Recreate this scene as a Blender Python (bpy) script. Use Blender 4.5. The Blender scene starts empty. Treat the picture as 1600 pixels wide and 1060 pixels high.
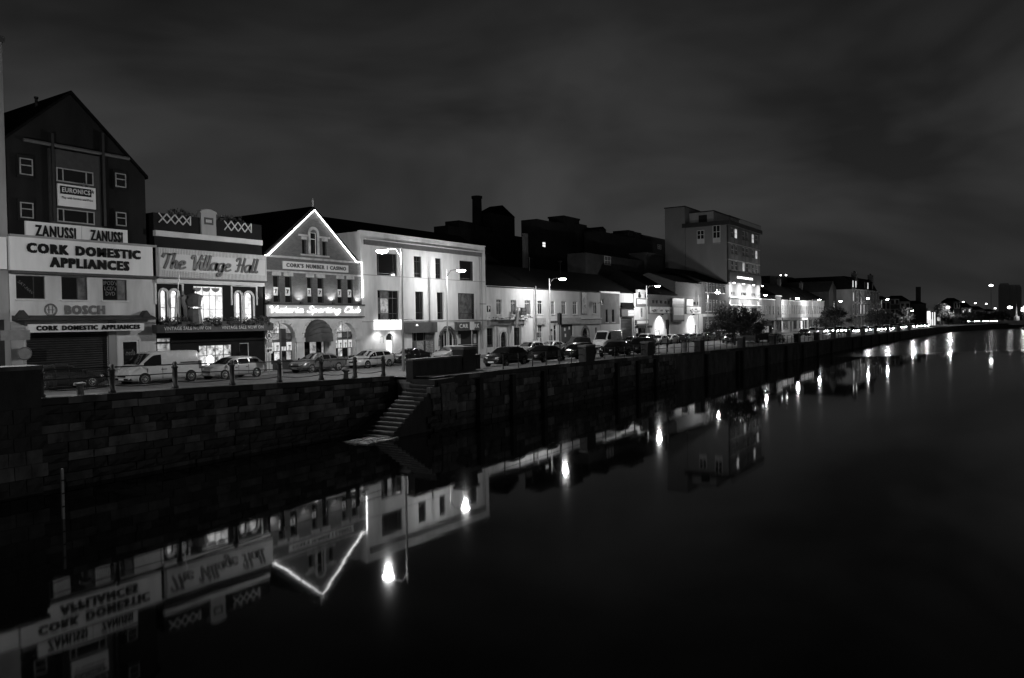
import bpy, bmesh, math, random
from mathutils import Vector, Matrix
R = random.Random(7)
S = bpy.context.scene
C = S.collection

# ------------------------------------------------------------------ camera, world, exposure
CAM_H = 6.5
TH = math.atan(777 / 1200); PITCH = math.atan(27.4 / 1200); ROLL = 0.0158
F0 = Vector((math.cos(TH), math.sin(TH), 0)); R0 = Vector((math.sin(TH), -math.cos(TH), 0)); U0 = Vector((0, 0, 1))
CF = F0 * math.cos(PITCH) - U0 * math.sin(PITCH); CU0 = U0 * math.cos(PITCH) + F0 * math.sin(PITCH)
CR = R0 * math.cos(ROLL) - CU0 * math.sin(ROLL); CU = CU0 * math.cos(ROLL) + R0 * math.sin(ROLL)
cam = bpy.data.objects.new('camera', bpy.data.cameras.new('camera')); C.objects.link(cam)
cam.data.lens = 27; cam.data.sensor_width = 36; cam.data.clip_end = 6000
cam.matrix_world = Matrix(((CR.x, CU.x, -CF.x, 0), (CR.y, CU.y, -CF.y, 0), (CR.z, CU.z, -CF.z, CAM_H), (0, 0, 0, 1)))
S.camera = cam

world = bpy.data.worlds.new('World'); S.world = world; world.use_nodes = True
wn = world.node_tree.nodes; wl = world.node_tree.links; wn.clear()
def N(nt, t, **kw):
    n = nt.nodes.new(t)
    for k, v in kw.items():
        if k[0] == '_': setattr(n, k[1:], v)
        else: n.inputs[int(k[1:]) if k[0] == 'i' and k[1:].isdigit() else k].default_value = v
    return n
nt = world.node_tree
wo = N(nt, 'ShaderNodeOutputWorld'); bg = N(nt, 'ShaderNodeBackground')
sky = N(nt, 'ShaderNodeTexSky'); sky.sky_type = 'NISHITA'; sky.sun_disc = False
sky.sun_elevation = math.radians(-4); sky.sun_rotation = math.radians(75); sky.air_density = 1.5; sky.dust_density = 2
bw = N(nt, 'ShaderNodeRGBToBW')
tc = N(nt, 'ShaderNodeTexCoord'); sep = N(nt, 'ShaderNodeSeparateXYZ')
mp = N(nt, 'ShaderNodeMapping'); mp.inputs['Scale'].default_value = (1.1, 1.6, 3.6); mp.inputs['Rotation'].default_value = (0.25, 0.1, 0.6)
no = N(nt, 'ShaderNodeTexNoise', Scale=1.5, Detail=4.0, Roughness=0.52, Distortion=.5)
wl.new(tc.outputs['Generated'], mp.inputs[0]); wl.new(mp.outputs[0], no.inputs['Vector']); wl.new(tc.outputs['Generated'], sep.inputs[0])
cl = N(nt, 'ShaderNodeMapRange'); cl.inputs[1].default_value = .36; cl.inputs[2].default_value = .66; cl.inputs[3].default_value = .5; cl.inputs[4].default_value = 1.75
wl.new(no.outputs[0], cl.inputs[0])
# city glow: cloud base brighter towards the horizon
gl = N(nt, 'ShaderNodeMapRange'); gl.interpolation_type = 'SMOOTHSTEP'
gl.inputs[1].default_value = -.02; gl.inputs[2].default_value = .5; gl.inputs[3].default_value = .031; gl.inputs[4].default_value = .0118
wl.new(sep.outputs[2], gl.inputs[0])
m1 = N(nt, 'ShaderNodeMath', _operation='MULTIPLY'); m2 = N(nt, 'ShaderNodeMath', _operation='MULTIPLY_ADD', i1=.03)
wl.new(cl.outputs[0], m1.inputs[0]); wl.new(gl.outputs[0], m1.inputs[1])
wl.new(sky.outputs[0], bw.inputs[0]); wl.new(bw.outputs[0], m2.inputs[0]); wl.new(m1.outputs[0], m2.inputs[2])
wl.new(m2.outputs[0], bg.inputs[0]); bg.inputs[1].default_value = 1.0
wl.new(bg.outputs[0], wo.inputs[0])
S.view_settings.view_transform = 'Standard'; S.view_settings.look = 'None'; S.view_settings.exposure = 0; S.view_settings.gamma = 1
S.render.engine = 'CYCLES'
cy = S.cycles
cy.use_denoising = True; cy.max_bounces = 5; cy.diffuse_bounces = 2; cy.glossy_bounces = 3; cy.transparent_max_bounces = 6
cy.sample_clamp_indirect = 3; cy.use_light_tree = True; cy.caustics_reflective = False; cy.caustics_refractive = False

# ------------------------------------------------------------------ helpers
def ray(px, py): return CF + CR * ((px - 800) / 1200) - CU * ((py - 530) / 1200)
def atV(px, py, v):
    d = ray(px, py); return Vector((0, 0, CAM_H)) + d * (v / d.y)
def atU(px, py, u):
    d = ray(px, py); return Vector((0, 0, CAM_H)) + d * (u / d.x)
def atZ(px, py, z):
    d = ray(px, py); return Vector((0, 0, CAM_H)) + d * ((z - CAM_H) / d.z)

MATS = {}
def mat(name, v=.5, rough=.7, metal=0., var=.25, scale=3., bump=0., emit=0., spec=.5, kind=None, streak=0.):
    if name in MATS: return MATS[name]
    m = bpy.data.materials.new(name); m.use_nodes = True; t = m.node_tree; b = t.nodes['Principled BSDF']
    MATS[name] = m
    b.inputs['Roughness'].default_value = rough; b.inputs['Metallic'].default_value = metal
    b.inputs['Specular IOR Level'].default_value = spec
    geo = N(t, 'ShaderNodeNewGeometry')
    if kind == 'brick' or kind == 'slate':
        sp = N(t, 'ShaderNodeSeparateXYZ'); cb = N(t, 'ShaderNodeCombineXYZ'); ad = N(t, 'ShaderNodeMath', _operation='ADD')
        t.links.new(geo.outputs[0], sp.inputs[0]); t.links.new(sp.outputs[0], ad.inputs[0]); t.links.new(sp.outputs[1], ad.inputs[1])
        t.links.new(ad.outputs[0], cb.inputs[0]); t.links.new(sp.outputs[2], cb.inputs[1])
        br = N(t, 'ShaderNodeTexBrick', Scale=1.0); w, h = (.24, .085) if kind == 'brick' else (.3, .16)
        br.inputs['Brick Width'].default_value = w; br.inputs['Row Height'].default_value = h; br.inputs['Mortar Size'].default_value = .008
        br.inputs['Color1'].default_value = (v, v, v, 1); br.inputs['Color2'].default_value = (v * .6, v * .6, v * .6, 1)
        mo = v * 1.5 if kind == 'brick' else v * .4; br.inputs['Mortar'].default_value = (mo, mo, mo, 1)
        t.links.new(cb.outputs[0], br.inputs[0]); base = br.outputs[0]
        bp = N(t, 'ShaderNodeBump', Strength=.4, Distance=.01); t.links.new(br.outputs[1], bp.inputs['Height']); bp.invert = True
        t.links.new(bp.outputs[0], b.inputs['Normal'])
    else:
        n1 = N(t, 'ShaderNodeTexNoise', Scale=scale, Detail=5.0, Roughness=.6)
        src = geo.outputs[0]
        if streak:
            mpp = N(t, 'ShaderNodeMapping'); mpp.inputs['Scale'].default_value = (1, 1, 1 / streak)
            t.links.new(src, mpp.inputs[0]); src = mpp.outputs[0]
        t.links.new(src, n1.inputs['Vector'])
        mr = N(t, 'ShaderNodeMapRange'); mr.inputs[1].default_value = .3; mr.inputs[2].default_value = .7
        mr.inputs[3].default_value = v * (1 - var); mr.inputs[4].default_value = min(.9, v * (1 + var * .5))
        t.links.new(n1.outputs[0], mr.inputs[0]); base = mr.outputs[0]
        if bump:
            n2 = N(t, 'ShaderNodeTexNoise', Scale=scale * 7, Detail=4.0)
            t.links.new(geo.outputs[0], n2.inputs['Vector'])
            bp = N(t, 'ShaderNodeBump', Strength=bump, Distance=.02); t.links.new(n2.outputs[0], bp.inputs['Height']); t.links.new(bp.outputs[0], b.inputs['Normal'])
        if rough < .6 and rough > .05:
            mr2 = N(t, 'ShaderNodeMapRange'); mr2.inputs[3].default_value = rough * .7; mr2.inputs[4].default_value = min(1, rough * 1.4)
            t.links.new(n1.outputs[0], mr2.inputs[0]); t.links.new(mr2.outputs[0], b.inputs['Roughness'])
    if emit:
        b.inputs['Base Color'].default_value = (.5, .5, .5, 1)
        b.inputs['Emission Color'].default_value = (1, 1, 1, 1)
        if kind == 'room':   # a lit room seen through glass: uneven furnishings and curtains
            n1 = N(t, 'ShaderNodeTexNoise', Scale=scale, Detail=3.0, Roughness=.65); t.links.new(geo.outputs[0], n1.inputs['Vector'])
            mr = N(t, 'ShaderNodeMapRange'); mr.inputs[1].default_value = .34; mr.inputs[2].default_value = .6; mr.inputs[3].default_value = emit * (1 - var); mr.inputs[4].default_value = emit
            t.links.new(n1.outputs[0], mr.inputs[0]); t.links.new(mr.outputs[0], b.inputs['Emission Strength'])
            b.inputs['Roughness'].default_value = .15; b.inputs['Base Color'].default_value = (.05, .05, .05, 1)
        else: b.inputs['Emission Strength'].default_value = emit
    else: t.links.new(base, b.inputs['Base Color'])
    return m

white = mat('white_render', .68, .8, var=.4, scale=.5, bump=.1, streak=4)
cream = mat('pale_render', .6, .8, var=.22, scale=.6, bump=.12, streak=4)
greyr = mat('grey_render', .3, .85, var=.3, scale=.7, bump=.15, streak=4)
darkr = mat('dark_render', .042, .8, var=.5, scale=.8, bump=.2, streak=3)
blackp = mat('black_paint', .02, .45, var=.3)
brick = mat('brick_wall', .085, .85, kind='brick')
dbrick = mat('dark_brick_wall', .075, .9, kind='brick')
slate = mat('slate_roof', .008, .9, kind='slate', spec=.05)
stone = mat('limestone', .36, .85, var=.45, scale=2., bump=.35)
arcade = mat('arcade_stone', .6, .8, var=.2, scale=1.5, bump=.3)
quaystone = mat('quay_stone', .2, .85, var=.75, scale=1.3, bump=.7, streak=2.5)
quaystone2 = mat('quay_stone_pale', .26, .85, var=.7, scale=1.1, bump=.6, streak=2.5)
quaymid = mat('quay_stone_stained', .1, .85, var=.8, scale=1.7, bump=.8, streak=3)
quaydark = mat('quay_stone_wet_shaded', .045, .6, var=.6, scale=1.5, bump=.7, streak=3)  # wet stone tone, reused to paint shade on the steps
joint = mat('wall_joint', .035, .95, var=.5, scale=3)
asphalt = mat('asphalt', .1, .75, var=.3, scale=1.2, bump=.3)
paving = mat('paving', .16, .8, var=.3, scale=1.5, bump=.2)
kerbm = mat('kerb_stone', .3, .8, var=.3)
land = mat('land', .04, .95, var=.5, scale=.05)
signw = mat('sign_white', .78, .5, var=.12, scale=1.2, streak=5)
signg = mat('sign_grey', .3, .55, var=.15)
lblack = mat('letter_black', .008, .7, var=.1, spec=.2)
lgrey = mat('letter_grey', .13, .5, var=.1)
lpale = mat('letter_pale', .6, .5, var=.1)
glass = mat('dark_glass', .012, .06, var=.2, spec=.8)
glass2 = mat('curtained_glass', .16, .12, var=.6, scale=2, spec=.8)
fwhite = mat('white_frame', .65, .5, var=.1)
fdark = mat('dark_frame', .03, .5, var=.2)
metal = mat('galvanised_metal', .45, .4, metal=.7, var=.2)
dmetal = mat('dark_iron', .035, .5, metal=.4, var=.4, scale=6, bump=.2)
tyre = mat('tyre_rubber', .015, .8)
rimm = mat('wheel_alloy', .55, .3, metal=.8, var=.1)
arch = mat('wheel_arch', .006, .9)
chrome = mat('chrome', .7, .15, metal=1, var=.05)
lens = mat('lamp_lens', .7, .1, var=.2, spec=.8)
redl = mat('tail_lens', .16, .15, var=.2)
timber = mat('wet_timber', .025, .7, var=.5, scale=3, bump=.5, streak=5)
leafm = mat('foliage', .06, .6, var=.6, scale=1.2)
leafl = mat('foliage_light', .12, .6, var=.5, scale=1.2)
barkm = mat('bark', .06, .9, var=.4, scale=6, bump=.5)
neon = mat('neon_tube', emit=9.)
neonsoft = mat('neon_letter', emit=4.)
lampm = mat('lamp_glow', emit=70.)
spotm = mat('spot_glow', emit=14.)
headm = mat('headlight_glow', emit=60.)
room1 = mat('lit_room', emit=1.5, kind='room', var=.55, scale=1.6)
room2 = mat('dim_lit_room', emit=.45, kind='room', var=.8, scale=2.2)
room3 = mat('shop_display', emit=.9, kind='room', var=.95, scale=2.8)
roomf = mat('far_lit_room', emit=.8, kind='room', var=.7, scale=.3)
glowface = mat('glowing_sign_and_column', emit=1.15)
posterm = mat('poster_paper', .7, .5, var=.1, emit=0)
paints = {'white': mat('white_car_paint', .62, .25, var=.05, spec=.6), 'silver': mat('silver_car_paint', .5, .3, metal=.25, var=.06, scale=20),
          'grey': mat('grey_car_paint', .16, .28, metal=.5, var=.1), 'black': mat('black_car_paint', .014, .15, var=.1, spec=.7), 'dark': mat('dark_car_paint', .04, .2, metal=.3, var=.1, spec=.7)}

def base_obj(name, data, parent=None, loc=(0, 0, 0), rz=0.):
    o = bpy.data.objects.new(name, data); C.objects.link(o); o.location = loc; o.rotation_euler = (0, 0, rz)
    if parent: o.parent = parent
    return o
def tag(o, label=None, cat=None, group=None, kind=None):
    if label: o['label'] = label
    if cat: o['category'] = cat
    if group: o['group'] = group
    if kind: o['kind'] = kind
    return o
def thing(name, label, cat, loc, rz=0., group=None):
    return tag(base_obj(name, None, None, loc, rz), label, cat, group)
class MB:
    def __init__(s): s.v = []; s.f = []
    def face(s, pts):
        n = len(s.v); s.v += [tuple(p) for p in pts]; s.f.append(tuple(range(n, n + len(pts)))); return s
    def box(s, x0, x1, y0, y1, z0, z1):
        if x0 > x1: x0, x1 = x1, x0
        if y0 > y1: y0, y1 = y1, y0
        if z0 > z1: z0, z1 = z1, z0
        n = len(s.v)
        s.v += [(x, y, z) for z in (z0, z1) for x, y in ((x0, y0), (x1, y0), (x1, y1), (x0, y1))]
        s.f += [tuple(n + i for i in q) for q in ((0, 3, 2, 1), (4, 5, 6, 7), (0, 1, 5, 4), (1, 2, 6, 5), (2, 3, 7, 6), (3, 0, 4, 7))]
        return s
    def prism(s, poly, a0, a1, axis='y'):   # poly of (p,q); axis y -> (x,z); axis x -> (y,z); axis z -> (x,y)
        def P(p, q, a): return (p, a, q) if axis == 'y' else (a, p, q) if axis == 'x' else (p, q, a)
        n = len(s.v); k = len(poly)
        s.v += [P(p, q, a0) for p, q in poly] + [P(p, q, a1) for p, q in poly]
        s.f.append(tuple(n + i for i in range(k))); s.f.append(tuple(n + k + i for i in reversed(range(k))))
        for i in range(k): s.f.append((n + i, n + (i + 1) % k, n + k + (i + 1) % k, n + k + i))
        return s
    def tube(s, pts, r, sides=6, close=False, radii=None):
        pts = [Vector(p) for p in pts]; n0 = len(s.v); k = len(pts)
        for i, p in enumerate(pts):
            a = pts[(i - 1) % k] if (close or i > 0) else p; b = pts[(i + 1) % k] if (close or i < k - 1) else p
            d = (b - a).normalized() if (b - a).length > 1e-9 else Vector((0, 0, 1))
            ux = d.cross(Vector((0, 0, 1)) if abs(d.z) < .95 else Vector((1, 0, 0))).normalized(); uy = d.cross(ux)
            rr = radii[i] if radii else r
            for j in range(sides):
                t = 2 * math.pi * j / sides; s.v.append(tuple(p + ux * (rr * math.cos(t)) + uy * (rr * math.sin(t))))
        for i in range(k if close else k - 1):
            for j in range(sides):
                a = n0 + i * sides + j; b = n0 + i * sides + (j + 1) % sides; c = n0 + ((i + 1) % k) * sides + (j + 1) % sides; d = n0 + ((i + 1) % k) * sides + j
                s.f.append((a, b, c, d))
        if not close:
            s.f.append(tuple(n0 + j for j in reversed(range(sides)))); s.f.append(tuple(n0 + (k - 1) * sides + j for j in range(sides)))
        return s
    def lathe(s, prof, cx=0, cy=0, cz=0, seg=12, axis='z'):
        n0 = len(s.v); k = len(prof)
        for r, h in prof:
            for j in range(seg):
                t = 2 * math.pi * j / seg
                s.v.append((cx + r * math.cos(t), cy + r * math.sin(t), cz + h) if axis == 'z' else (cx + r * math.cos(t), cy + h, cz + r * math.sin(t)))
        for i in range(k - 1):
            for j in range(seg):
                s.f.append((n0 + i * seg + j, n0 + i * seg + (j + 1) % seg, n0 + (i + 1) * seg + (j + 1) % seg, n0 + (i + 1) * seg + j))
        s.f.append(tuple(n0 + j for j in reversed(range(seg)))); s.f.append(tuple(n0 + (k - 1) * seg + j for j in range(seg)))
        return s
    def data(s, name, m, smooth=False):
        me = bpy.data.meshes.new(name); me.from_pydata(s.v, [], s.f); me.update()
        bm = bmesh.new(); bm.from_mesh(me); bmesh.ops.recalc_face_normals(bm, faces=bm.faces); bm.to_mesh(me); bm.free()
        if m: me.materials.append(m)
        if smooth:
            for p in me.polygons: p.use_smooth = True
        return me
    def build(s, name, m, parent=None, smooth=False, loc=(0, 0, 0), rz=0.):
        return base_obj(name, s.data(name, m, smooth), parent, loc, rz)
    def origin(s, x, y, z):
        s.v = [(a - x, b - y, c - z) for a, b, c in s.v]; return s

# text (Blender's own font) fitted into a rectangle standing on a facade plane
TXT = {}; TXW = {}
def text_mesh(txt, m, bold=.0, shear=0., depth=.02):
    key = (txt, m.name, bold, shear)
    if key in TXT: return TXT[key]
    cu = bpy.data.curves.new('lettering', 'FONT'); cu.body = txt; cu.offset = min(bold, .012); cu.shear = shear; cu.extrude = 0.02; cu.resolution_u = 2
    cu.align_x = 'CENTER'; cu.space_character = 1.04 + bold * 2.4; cu.space_line = .95
    o = bpy.data.objects.new('t', cu); C.objects.link(o); dg = bpy.context.evaluated_depsgraph_get(); dg.update()
    me = bpy.data.meshes.new_from_object(o.evaluated_get(dg)); bpy.data.objects.remove(o)
    if bold > .02:      # heavy face: the strokes thickened sideways and a little upwards
        bm = bmesh.new(); e = bold - .012
        for k, (dx, dy) in enumerate(((-e, -e * .5), (e, -e * .5), (-e, e * .5), (e, e * .5), (0, 0))):
            n0 = len(bm.verts); bm.from_mesh(me); bm.verts.ensure_lookup_table()
            for v in bm.verts[n0:]: v.co.x += dx; v.co.y += dy; v.co.z += .0012 * k
        bm.to_mesh(me); bm.free()
    me.materials.clear(); me.materials.append(m)
    xs = [v.co.x for v in me.vertices]; ys = [v.co.y for v in me.vertices]
    x0, x1, y0, y1 = min(xs), max(xs), min(ys), max(ys)
    for v in me.vertices:
        z = v.co.z; v.co = ((v.co.x - x0) / (x1 - x0), -z - .02, (v.co.y - y0) / (y1 - y0))
    TXT[key] = me; TXW[key] = x1 - x0; return me
def text(txt, parent, r, d, m, bold=.02, shear=0., name='lettering', ang=0.):
    u0, u1, z0, z1 = r; ws = txt.split()
    if bold > .04 and len(ws) > 1 and '\n' not in txt:      # heavy lettering: one part per word
        for w in ws: text_mesh(w, m, bold, shear)
        wd = [TXW[(w, m.name, bold, shear)] for w in ws]; gap = .55; tot = sum(wd) + gap * (len(ws) - 1); x = 0
        for w, d_ in zip(ws, wd): text(w, parent, (u0 + (u1 - u0) * x / tot, u0 + (u1 - u0) * (x + d_) / tot, z0, z1), d, m, bold, shear, name); x += d_ + gap
        return
    o = base_obj(name, text_mesh(txt, m, bold, shear), parent, (u0, d, z0)); o.scale = (u1 - u0, .5, z1 - z0)
    if ang: o.rotation_euler = (0, ang, 0)
    return o

# handwriting strokes for the script signs: glyph -> (width, strokes)
G = {'a': (1.0, [[(.78, .85), (.45, 1), (.12, .75), (.08, .3), (.35, 0), (.65, .2), (.78, .85)], [(.8, 1), (.76, .3), (.85, .02), (1.05, .15)]]),
     'b': (.9, [[(.2, 1.9), (.14, .2), (.4, 0), (.75, .3), (.7, .85), (.4, 1), (.17, .7)]]),
     'c': (.85, [[(.8, .8), (.5, 1), (.15, .75), (.1, .3), (.4, 0), (.9, .2)]]),
     'e': (.85, [[(.1, .45), (.6, .6), (.7, .9), (.4, 1), (.12, .7), (.12, .25), (.4, 0), (.9, .2)]]),
     'g': (1.0, [[(.78, .85), (.45, 1), (.12, .75), (.08, .3), (.35, 0), (.65, .2), (.78, .85)], [(.8, 1), (.75, .2), (.62, -.55), (.35, -.75), (.15, -.5), (.5, -.15), (1.0, .15)]]),
     'h': (1.0, [[(.22, 1.9), (.12, 0)], [(.14, .55), (.45, 1), (.7, .8), (.68, .2), (.8, 0), (1.02, .15)]]),
     'i': (.5, [[(.18, 1), (.14, .2), (.3, 0), (.52, .15)], [(.2, 1.4), (.22, 1.5)]]),
     'l': (.5, [[(.25, 1.9), (.14, .3), (.3, 0), (.52, .15)]]),
     'n': (1.0, [[(.12, 1), (.1, 0)], [(.12, .55), (.42, 1), (.7, .8), (.68, .2), (.8, 0), (1.02, .15)]]),
     'o': (.9, [[(.45, 1), (.12, .75), (.1, .3), (.42, 0), (.75, .3), (.72, .8), (.45, 1), (.7, .75), (.92, .8)]]),
     'p': (.95, [[(.15, 1), (.1, -.8)], [(.12, .7), (.45, 1), (.8, .6), (.6, .05), (.15, .15)]]),
     'r': (.7, [[(.12, 1), (.12, 0)], [(.14, .55), (.4, 1), (.68, .9)]]),
     't': (.6, [[(.28, 1.6), (.18, .25), (.38, 0), (.62, .15)], [(0, 1.02), (.55, 1.02)]]),
     'u': (1.0, [[(.12, 1), (.1, .3), (.35, 0), (.65, .3), (.72, 1)], [(.74, 1), (.7, .2), (.82, 0), (1.02, .15)]]),
     'T': (1.15, [[(-.05, 1.4), (.05, 1.75), (.35, 1.85), (.9, 1.75), (1.3, 1.9)], [(.7, 1.8), (.62, .8), (.45, 0)]]),
     'V': (1.15, [[(-.1, 1.45), (.1, 1.8), (.35, 1.6), (.5, .05), (.62, .05), (.9, .8), (1.25, 1.9)]]),
     'H': (1.35, [[(-.05, 1.5), (.2, 1.85), (.5, 1.8), (.45, .9), (.35, .1), (.05, .05)], [(1.15, 1.9), (1.05, .9), (1.0, 0)], [(.15, .9), (1.15, 1.0)]]),
     'S': (1.05, [[(.95, 1.55), (.7, 1.9), (.35, 1.75), (.3, 1.3), (.7, .9), (.85, .4), (.5, 0), (.05, .15), (0, .5)]]),
     'C': (1.1, [[(1.0, 1.5), (.8, 1.9), (.35, 1.7), (.1, 1.0), (.2, .25), (.6, 0), (1.05, .35)]])}
def smooth(pts, n=4):
    if len(pts) < 3: return pts
    out = []; k = len(pts)
    for i in range(k - 1):
        p0, p1, p2, p3 = pts[max(0, i - 1)], pts[i], pts[i + 1], pts[min(k - 1, i + 2)]
        for j in range(n):
            t = j / n
            out.append(tuple(.5 * ((2 * p1[a]) + (-p0[a] + p2[a]) * t + (2 * p0[a] - 5 * p1[a] + 4 * p2[a] - p3[a]) * t * t + (-p0[a] + 3 * p1[a] - 3 * p2[a] + p3[a]) * t ** 3) for a in (0, 1)))
    out.append(pts[-1]); return out
def script(txt, parent, r, d, m, thick, tube=False, shear=.22, name='script_letter'):
    u0, u1, z0, z1 = r; x = 0; glyphs = []
    for ch in txt:
        if ch == ' ': x += .75; continue
        w, st = G[ch]; glyphs.append([[(x + a + b * shear, b) for a, b in smooth(s_)] for s_ in st]); x += w
    al = [p for g in glyphs for s_ in g for p in s_]
    xa, xb = min(p[0] for p in al), max(p[0] for p in al); ya, yb = min(p[1] for p in al), max(p[1] for p in al)
    sx = (u1 - u0) / (xb - xa); sz = (z1 - z0) / (yb - ya)
    for g in glyphs:
        mb = MB()
        for s_ in g:
            pts = [(u0 + (a - xa) * sx, d, z0 + (b - ya) * sz) for a, b in s_]
            if tube: mb.tube(pts, thick, 5)
            else:
                n0 = len(mb.v); k = len(pts)
                for i, p in enumerate(pts):
                    a = pts[max(0, i - 1)]; b = pts[min(k - 1, i + 1)]; dx, dz = b[0] - a[0], b[2] - a[2]; L = math.hypot(dx, dz) or 1
                    tk = thick * (.72 + .5 * abs(dz) / L)
                    ex = -thick if i == 0 else thick if i == k - 1 else 0
                    px, pz = p[0] + dx / L * ex * .6, p[2] + dz / L * ex * .6
                    nx, nz = -dz / L * tk, dx / L * tk
                    mb.v += [(px + nx, d, pz + nz), (px - nx, d, pz - nz), (px + nx, d + .05, pz + nz), (px - nx, d + .05, pz - nz)]
                for i in range(k - 1):
                    q = n0 + i * 4; mb.f += [(q, q + 1, q + 5, q + 4), (q, q + 4, q + 6, q + 2), (q + 1, q + 3, q + 7, q + 5)]
                mb.f += [(n0, n0 + 2, n0 + 3, n0 + 1), (n0 + 4 * k - 4, n0 + 4 * k - 3, n0 + 4 * k - 1, n0 + 4 * k - 2)]
        o = mb.build(name, m, parent)

# ------------------------------------------------------------------ ground heights and the quay line
QL = [(-40, 32.6, 3.9), (10, 32.6, 3.8), (16, 32.6, 3.7), (22, 32.6, 3.6), (30, 32.6, 3.35), (36.6, 32.6, 3.25)]
QR = [(36.6, 29.2, 3.2), (50, 29.35, 3.15), (69, 29.2, 3.0), (85, 28.9, 2.8), (115, 27.5, 2.65), (130, 27.15, 2.55), (156, 26.6, 2.48), (180, 25.9, 2.4), (229, 24.7, 2.25), (265, 23.5, 2.2), (298, 21.9, 2.15), (341, 17.3, 2.1), (378, 9.5, 2.1), (404, 2.3, 2.1), (427, -3.3, 2.1), (480, -20, 2.1), (560, -62, 2.1), (760, -190, 2.1), (1500, -700, 2.1)]
FL = {-40: (48, 3.3), 10: (48, 3.25), 16: (48, 3.2), 22: (48, 3.15), 30: (48, 3.05), 36.6: (48, 2.98), 50: (48, 2.93), 69: (48, 2.9), 85: (48, 2.88), 115: (48, 2.85), 130: (48, 2.8), 156: (48, 2.75), 180: (48, 2.7), 229: (48, 2.6), 265: (46, 2.5), 298: (43, 2.45), 341: (38, 2.4)}
def lerp(pts, x, i):
    for a, b in zip(pts, pts[1:]):
        if a[0] <= x <= b[0]: t = (x - a[0]) / (b[0] - a[0]); return a[i] + (b[i] - a[i]) * t
    return pts[0][i] if x < pts[0][0] else pts[-1][i]
QA = QL[:-1] + QR
def qv(u): return lerp(QR if u > 36.6 else QL, u, 1)
def qz(u): return lerp(QA, u, 2)
FA = [(k, v[0], v[1]) for k, v in sorted(FL.items())]
def fv(u): return lerp(FA, u, 1)
def fz(u): return lerp(FA, u, 2)
def road_z(u, v):
    q = 31.5 if u < 130 else qv(u) + 2; t = min(1, max(0, (v - q) / (fv(u) - q))); return (qz(u) - .06) * (1 - t) + (fz(u) - .12) * t

def strip(name, m, fa, fb, us, parent=None, dz=0., n=1):
    mb = MB(); rows = []
    for u in us:
        a, b = fa(u), fb(u); row = []
        for j in range(n + 1):
            t = j / n; row.append((u, a[0] + (b[0] - a[0]) * t, a[1] + (b[1] - a[1]) * t + dz))
        rows.append(row)
    k = n + 1
    mb.v = [p for r_ in rows for p in r_]
    mb.f = [(i * k + j, (i + 1) * k + j, (i + 1) * k + j + 1, i * k + j + 1) for i in range(len(us) - 1) for j in range(n)]
    o = mb.build(name, m, parent); o['kind'] = 'structure'; return o

# ------------------------------------------------------------------ water and ground
def water_material():
    m = bpy.data.materials.new('river_water'); m.use_nodes = True; t = m.node_tree; b = t.nodes['Principled BSDF']
    b.inputs['Base Color'].default_value = (.004, .004, .004, 1); b.inputs['IOR'].default_value = 1.33; b.inputs['Specular IOR Level'].default_value = .38
    geo = N(t, 'ShaderNodeNewGeometry'); sp = N(t, 'ShaderNodeSeparateXYZ'); t.links.new(geo.outputs[0], sp.inputs[0])
    n0 = N(t, 'ShaderNodeTexNoise', Scale=.06, Detail=3.0); t.links.new(geo.outputs[0], n0.inputs['Vector'])
    a = N(t, 'ShaderNodeMath', _operation='MULTIPLY_ADD', i1=1.5); t.links.new(sp.outputs[1], a.inputs[0]); t.links.new(sp.outputs[0], a.inputs[2])
    a2 = N(t, 'ShaderNodeMath', _operation='MULTIPLY_ADD', i1=26.); t.links.new(n0.outputs[0], a2.inputs[0]); t.links.new(a.outputs[0], a2.inputs[2])
    mr = N(t, 'ShaderNodeMapRange'); mr.inputs[1].default_value = 172; mr.inputs[2].default_value = 180; mr.inputs[3].default_value = .038; mr.inputs[4].default_value = .2
    t.links.new(a2.outputs[0], mr.inputs[0]); t.links.new(mr.outputs[0], b.inputs['Roughness'])
    mb = N(t, 'ShaderNodeMapRange'); mb.inputs[1].default_value = .038; mb.inputs[2].default_value = .2; mb.inputs[3].default_value = .04; mb.inputs[4].default_value = .7
    t.links.new(mr.outputs[0], mb.inputs[0])
    n1 = N(t, 'ShaderNodeTexNoise', Scale=.55, Detail=3.0); mp = N(t, 'ShaderNodeMapping'); mp.inputs['Scale'].default_value = (.5, 1.3, 1); mp.inputs['Rotation'].default_value = (0, 0, .4)
    t.links.new(geo.outputs[0], mp.inputs[0]); t.links.new(mp.outputs[0], n1.inputs['Vector'])
    bp = N(t, 'ShaderNodeBump', Distance=.05); t.links.new(mb.outputs[0], bp.inputs['Strength']); t.links.new(n1.outputs[0], bp.inputs['Height']); t.links.new(bp.outputs[0], b.inputs['Normal'])
    return m
tag(MB().face([(-200, -900, 0), (3200, -900, 0), (3200, 40, 0), (-200, 40, 0)]).build('water', water_material()), kind='structure')
US = sorted(set([-40, 10, 16, 22, 26, 30, 33, 36.5, 36.7, 42, 50, 60, 69, 77, 85, 100, 115, 130, 143, 156, 180, 205, 229, 247, 265, 280, 298, 320, 341, 360, 378, 390, 404, 427, 452, 480, 520, 560, 660, 760, 1100, 1500]))
strip('ground', land, lambda u: (qv(u) + .5, qz(u) - .8), lambda u: (3000, 2.0), [-300] + US + [3200])
UR = [u for u in US if u <= 341]; UFAR = [u for u in US if u >= 341]
strip('quay_pavement', paving, lambda u: (qv(u) + .3, qz(u) - .03), lambda u: (max(qv(u) + 2, 31.4 if 36.6 < u < 130 else 0), road_z(u, max(qv(u) + 2, 31.4)) + .1), UR)
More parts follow.
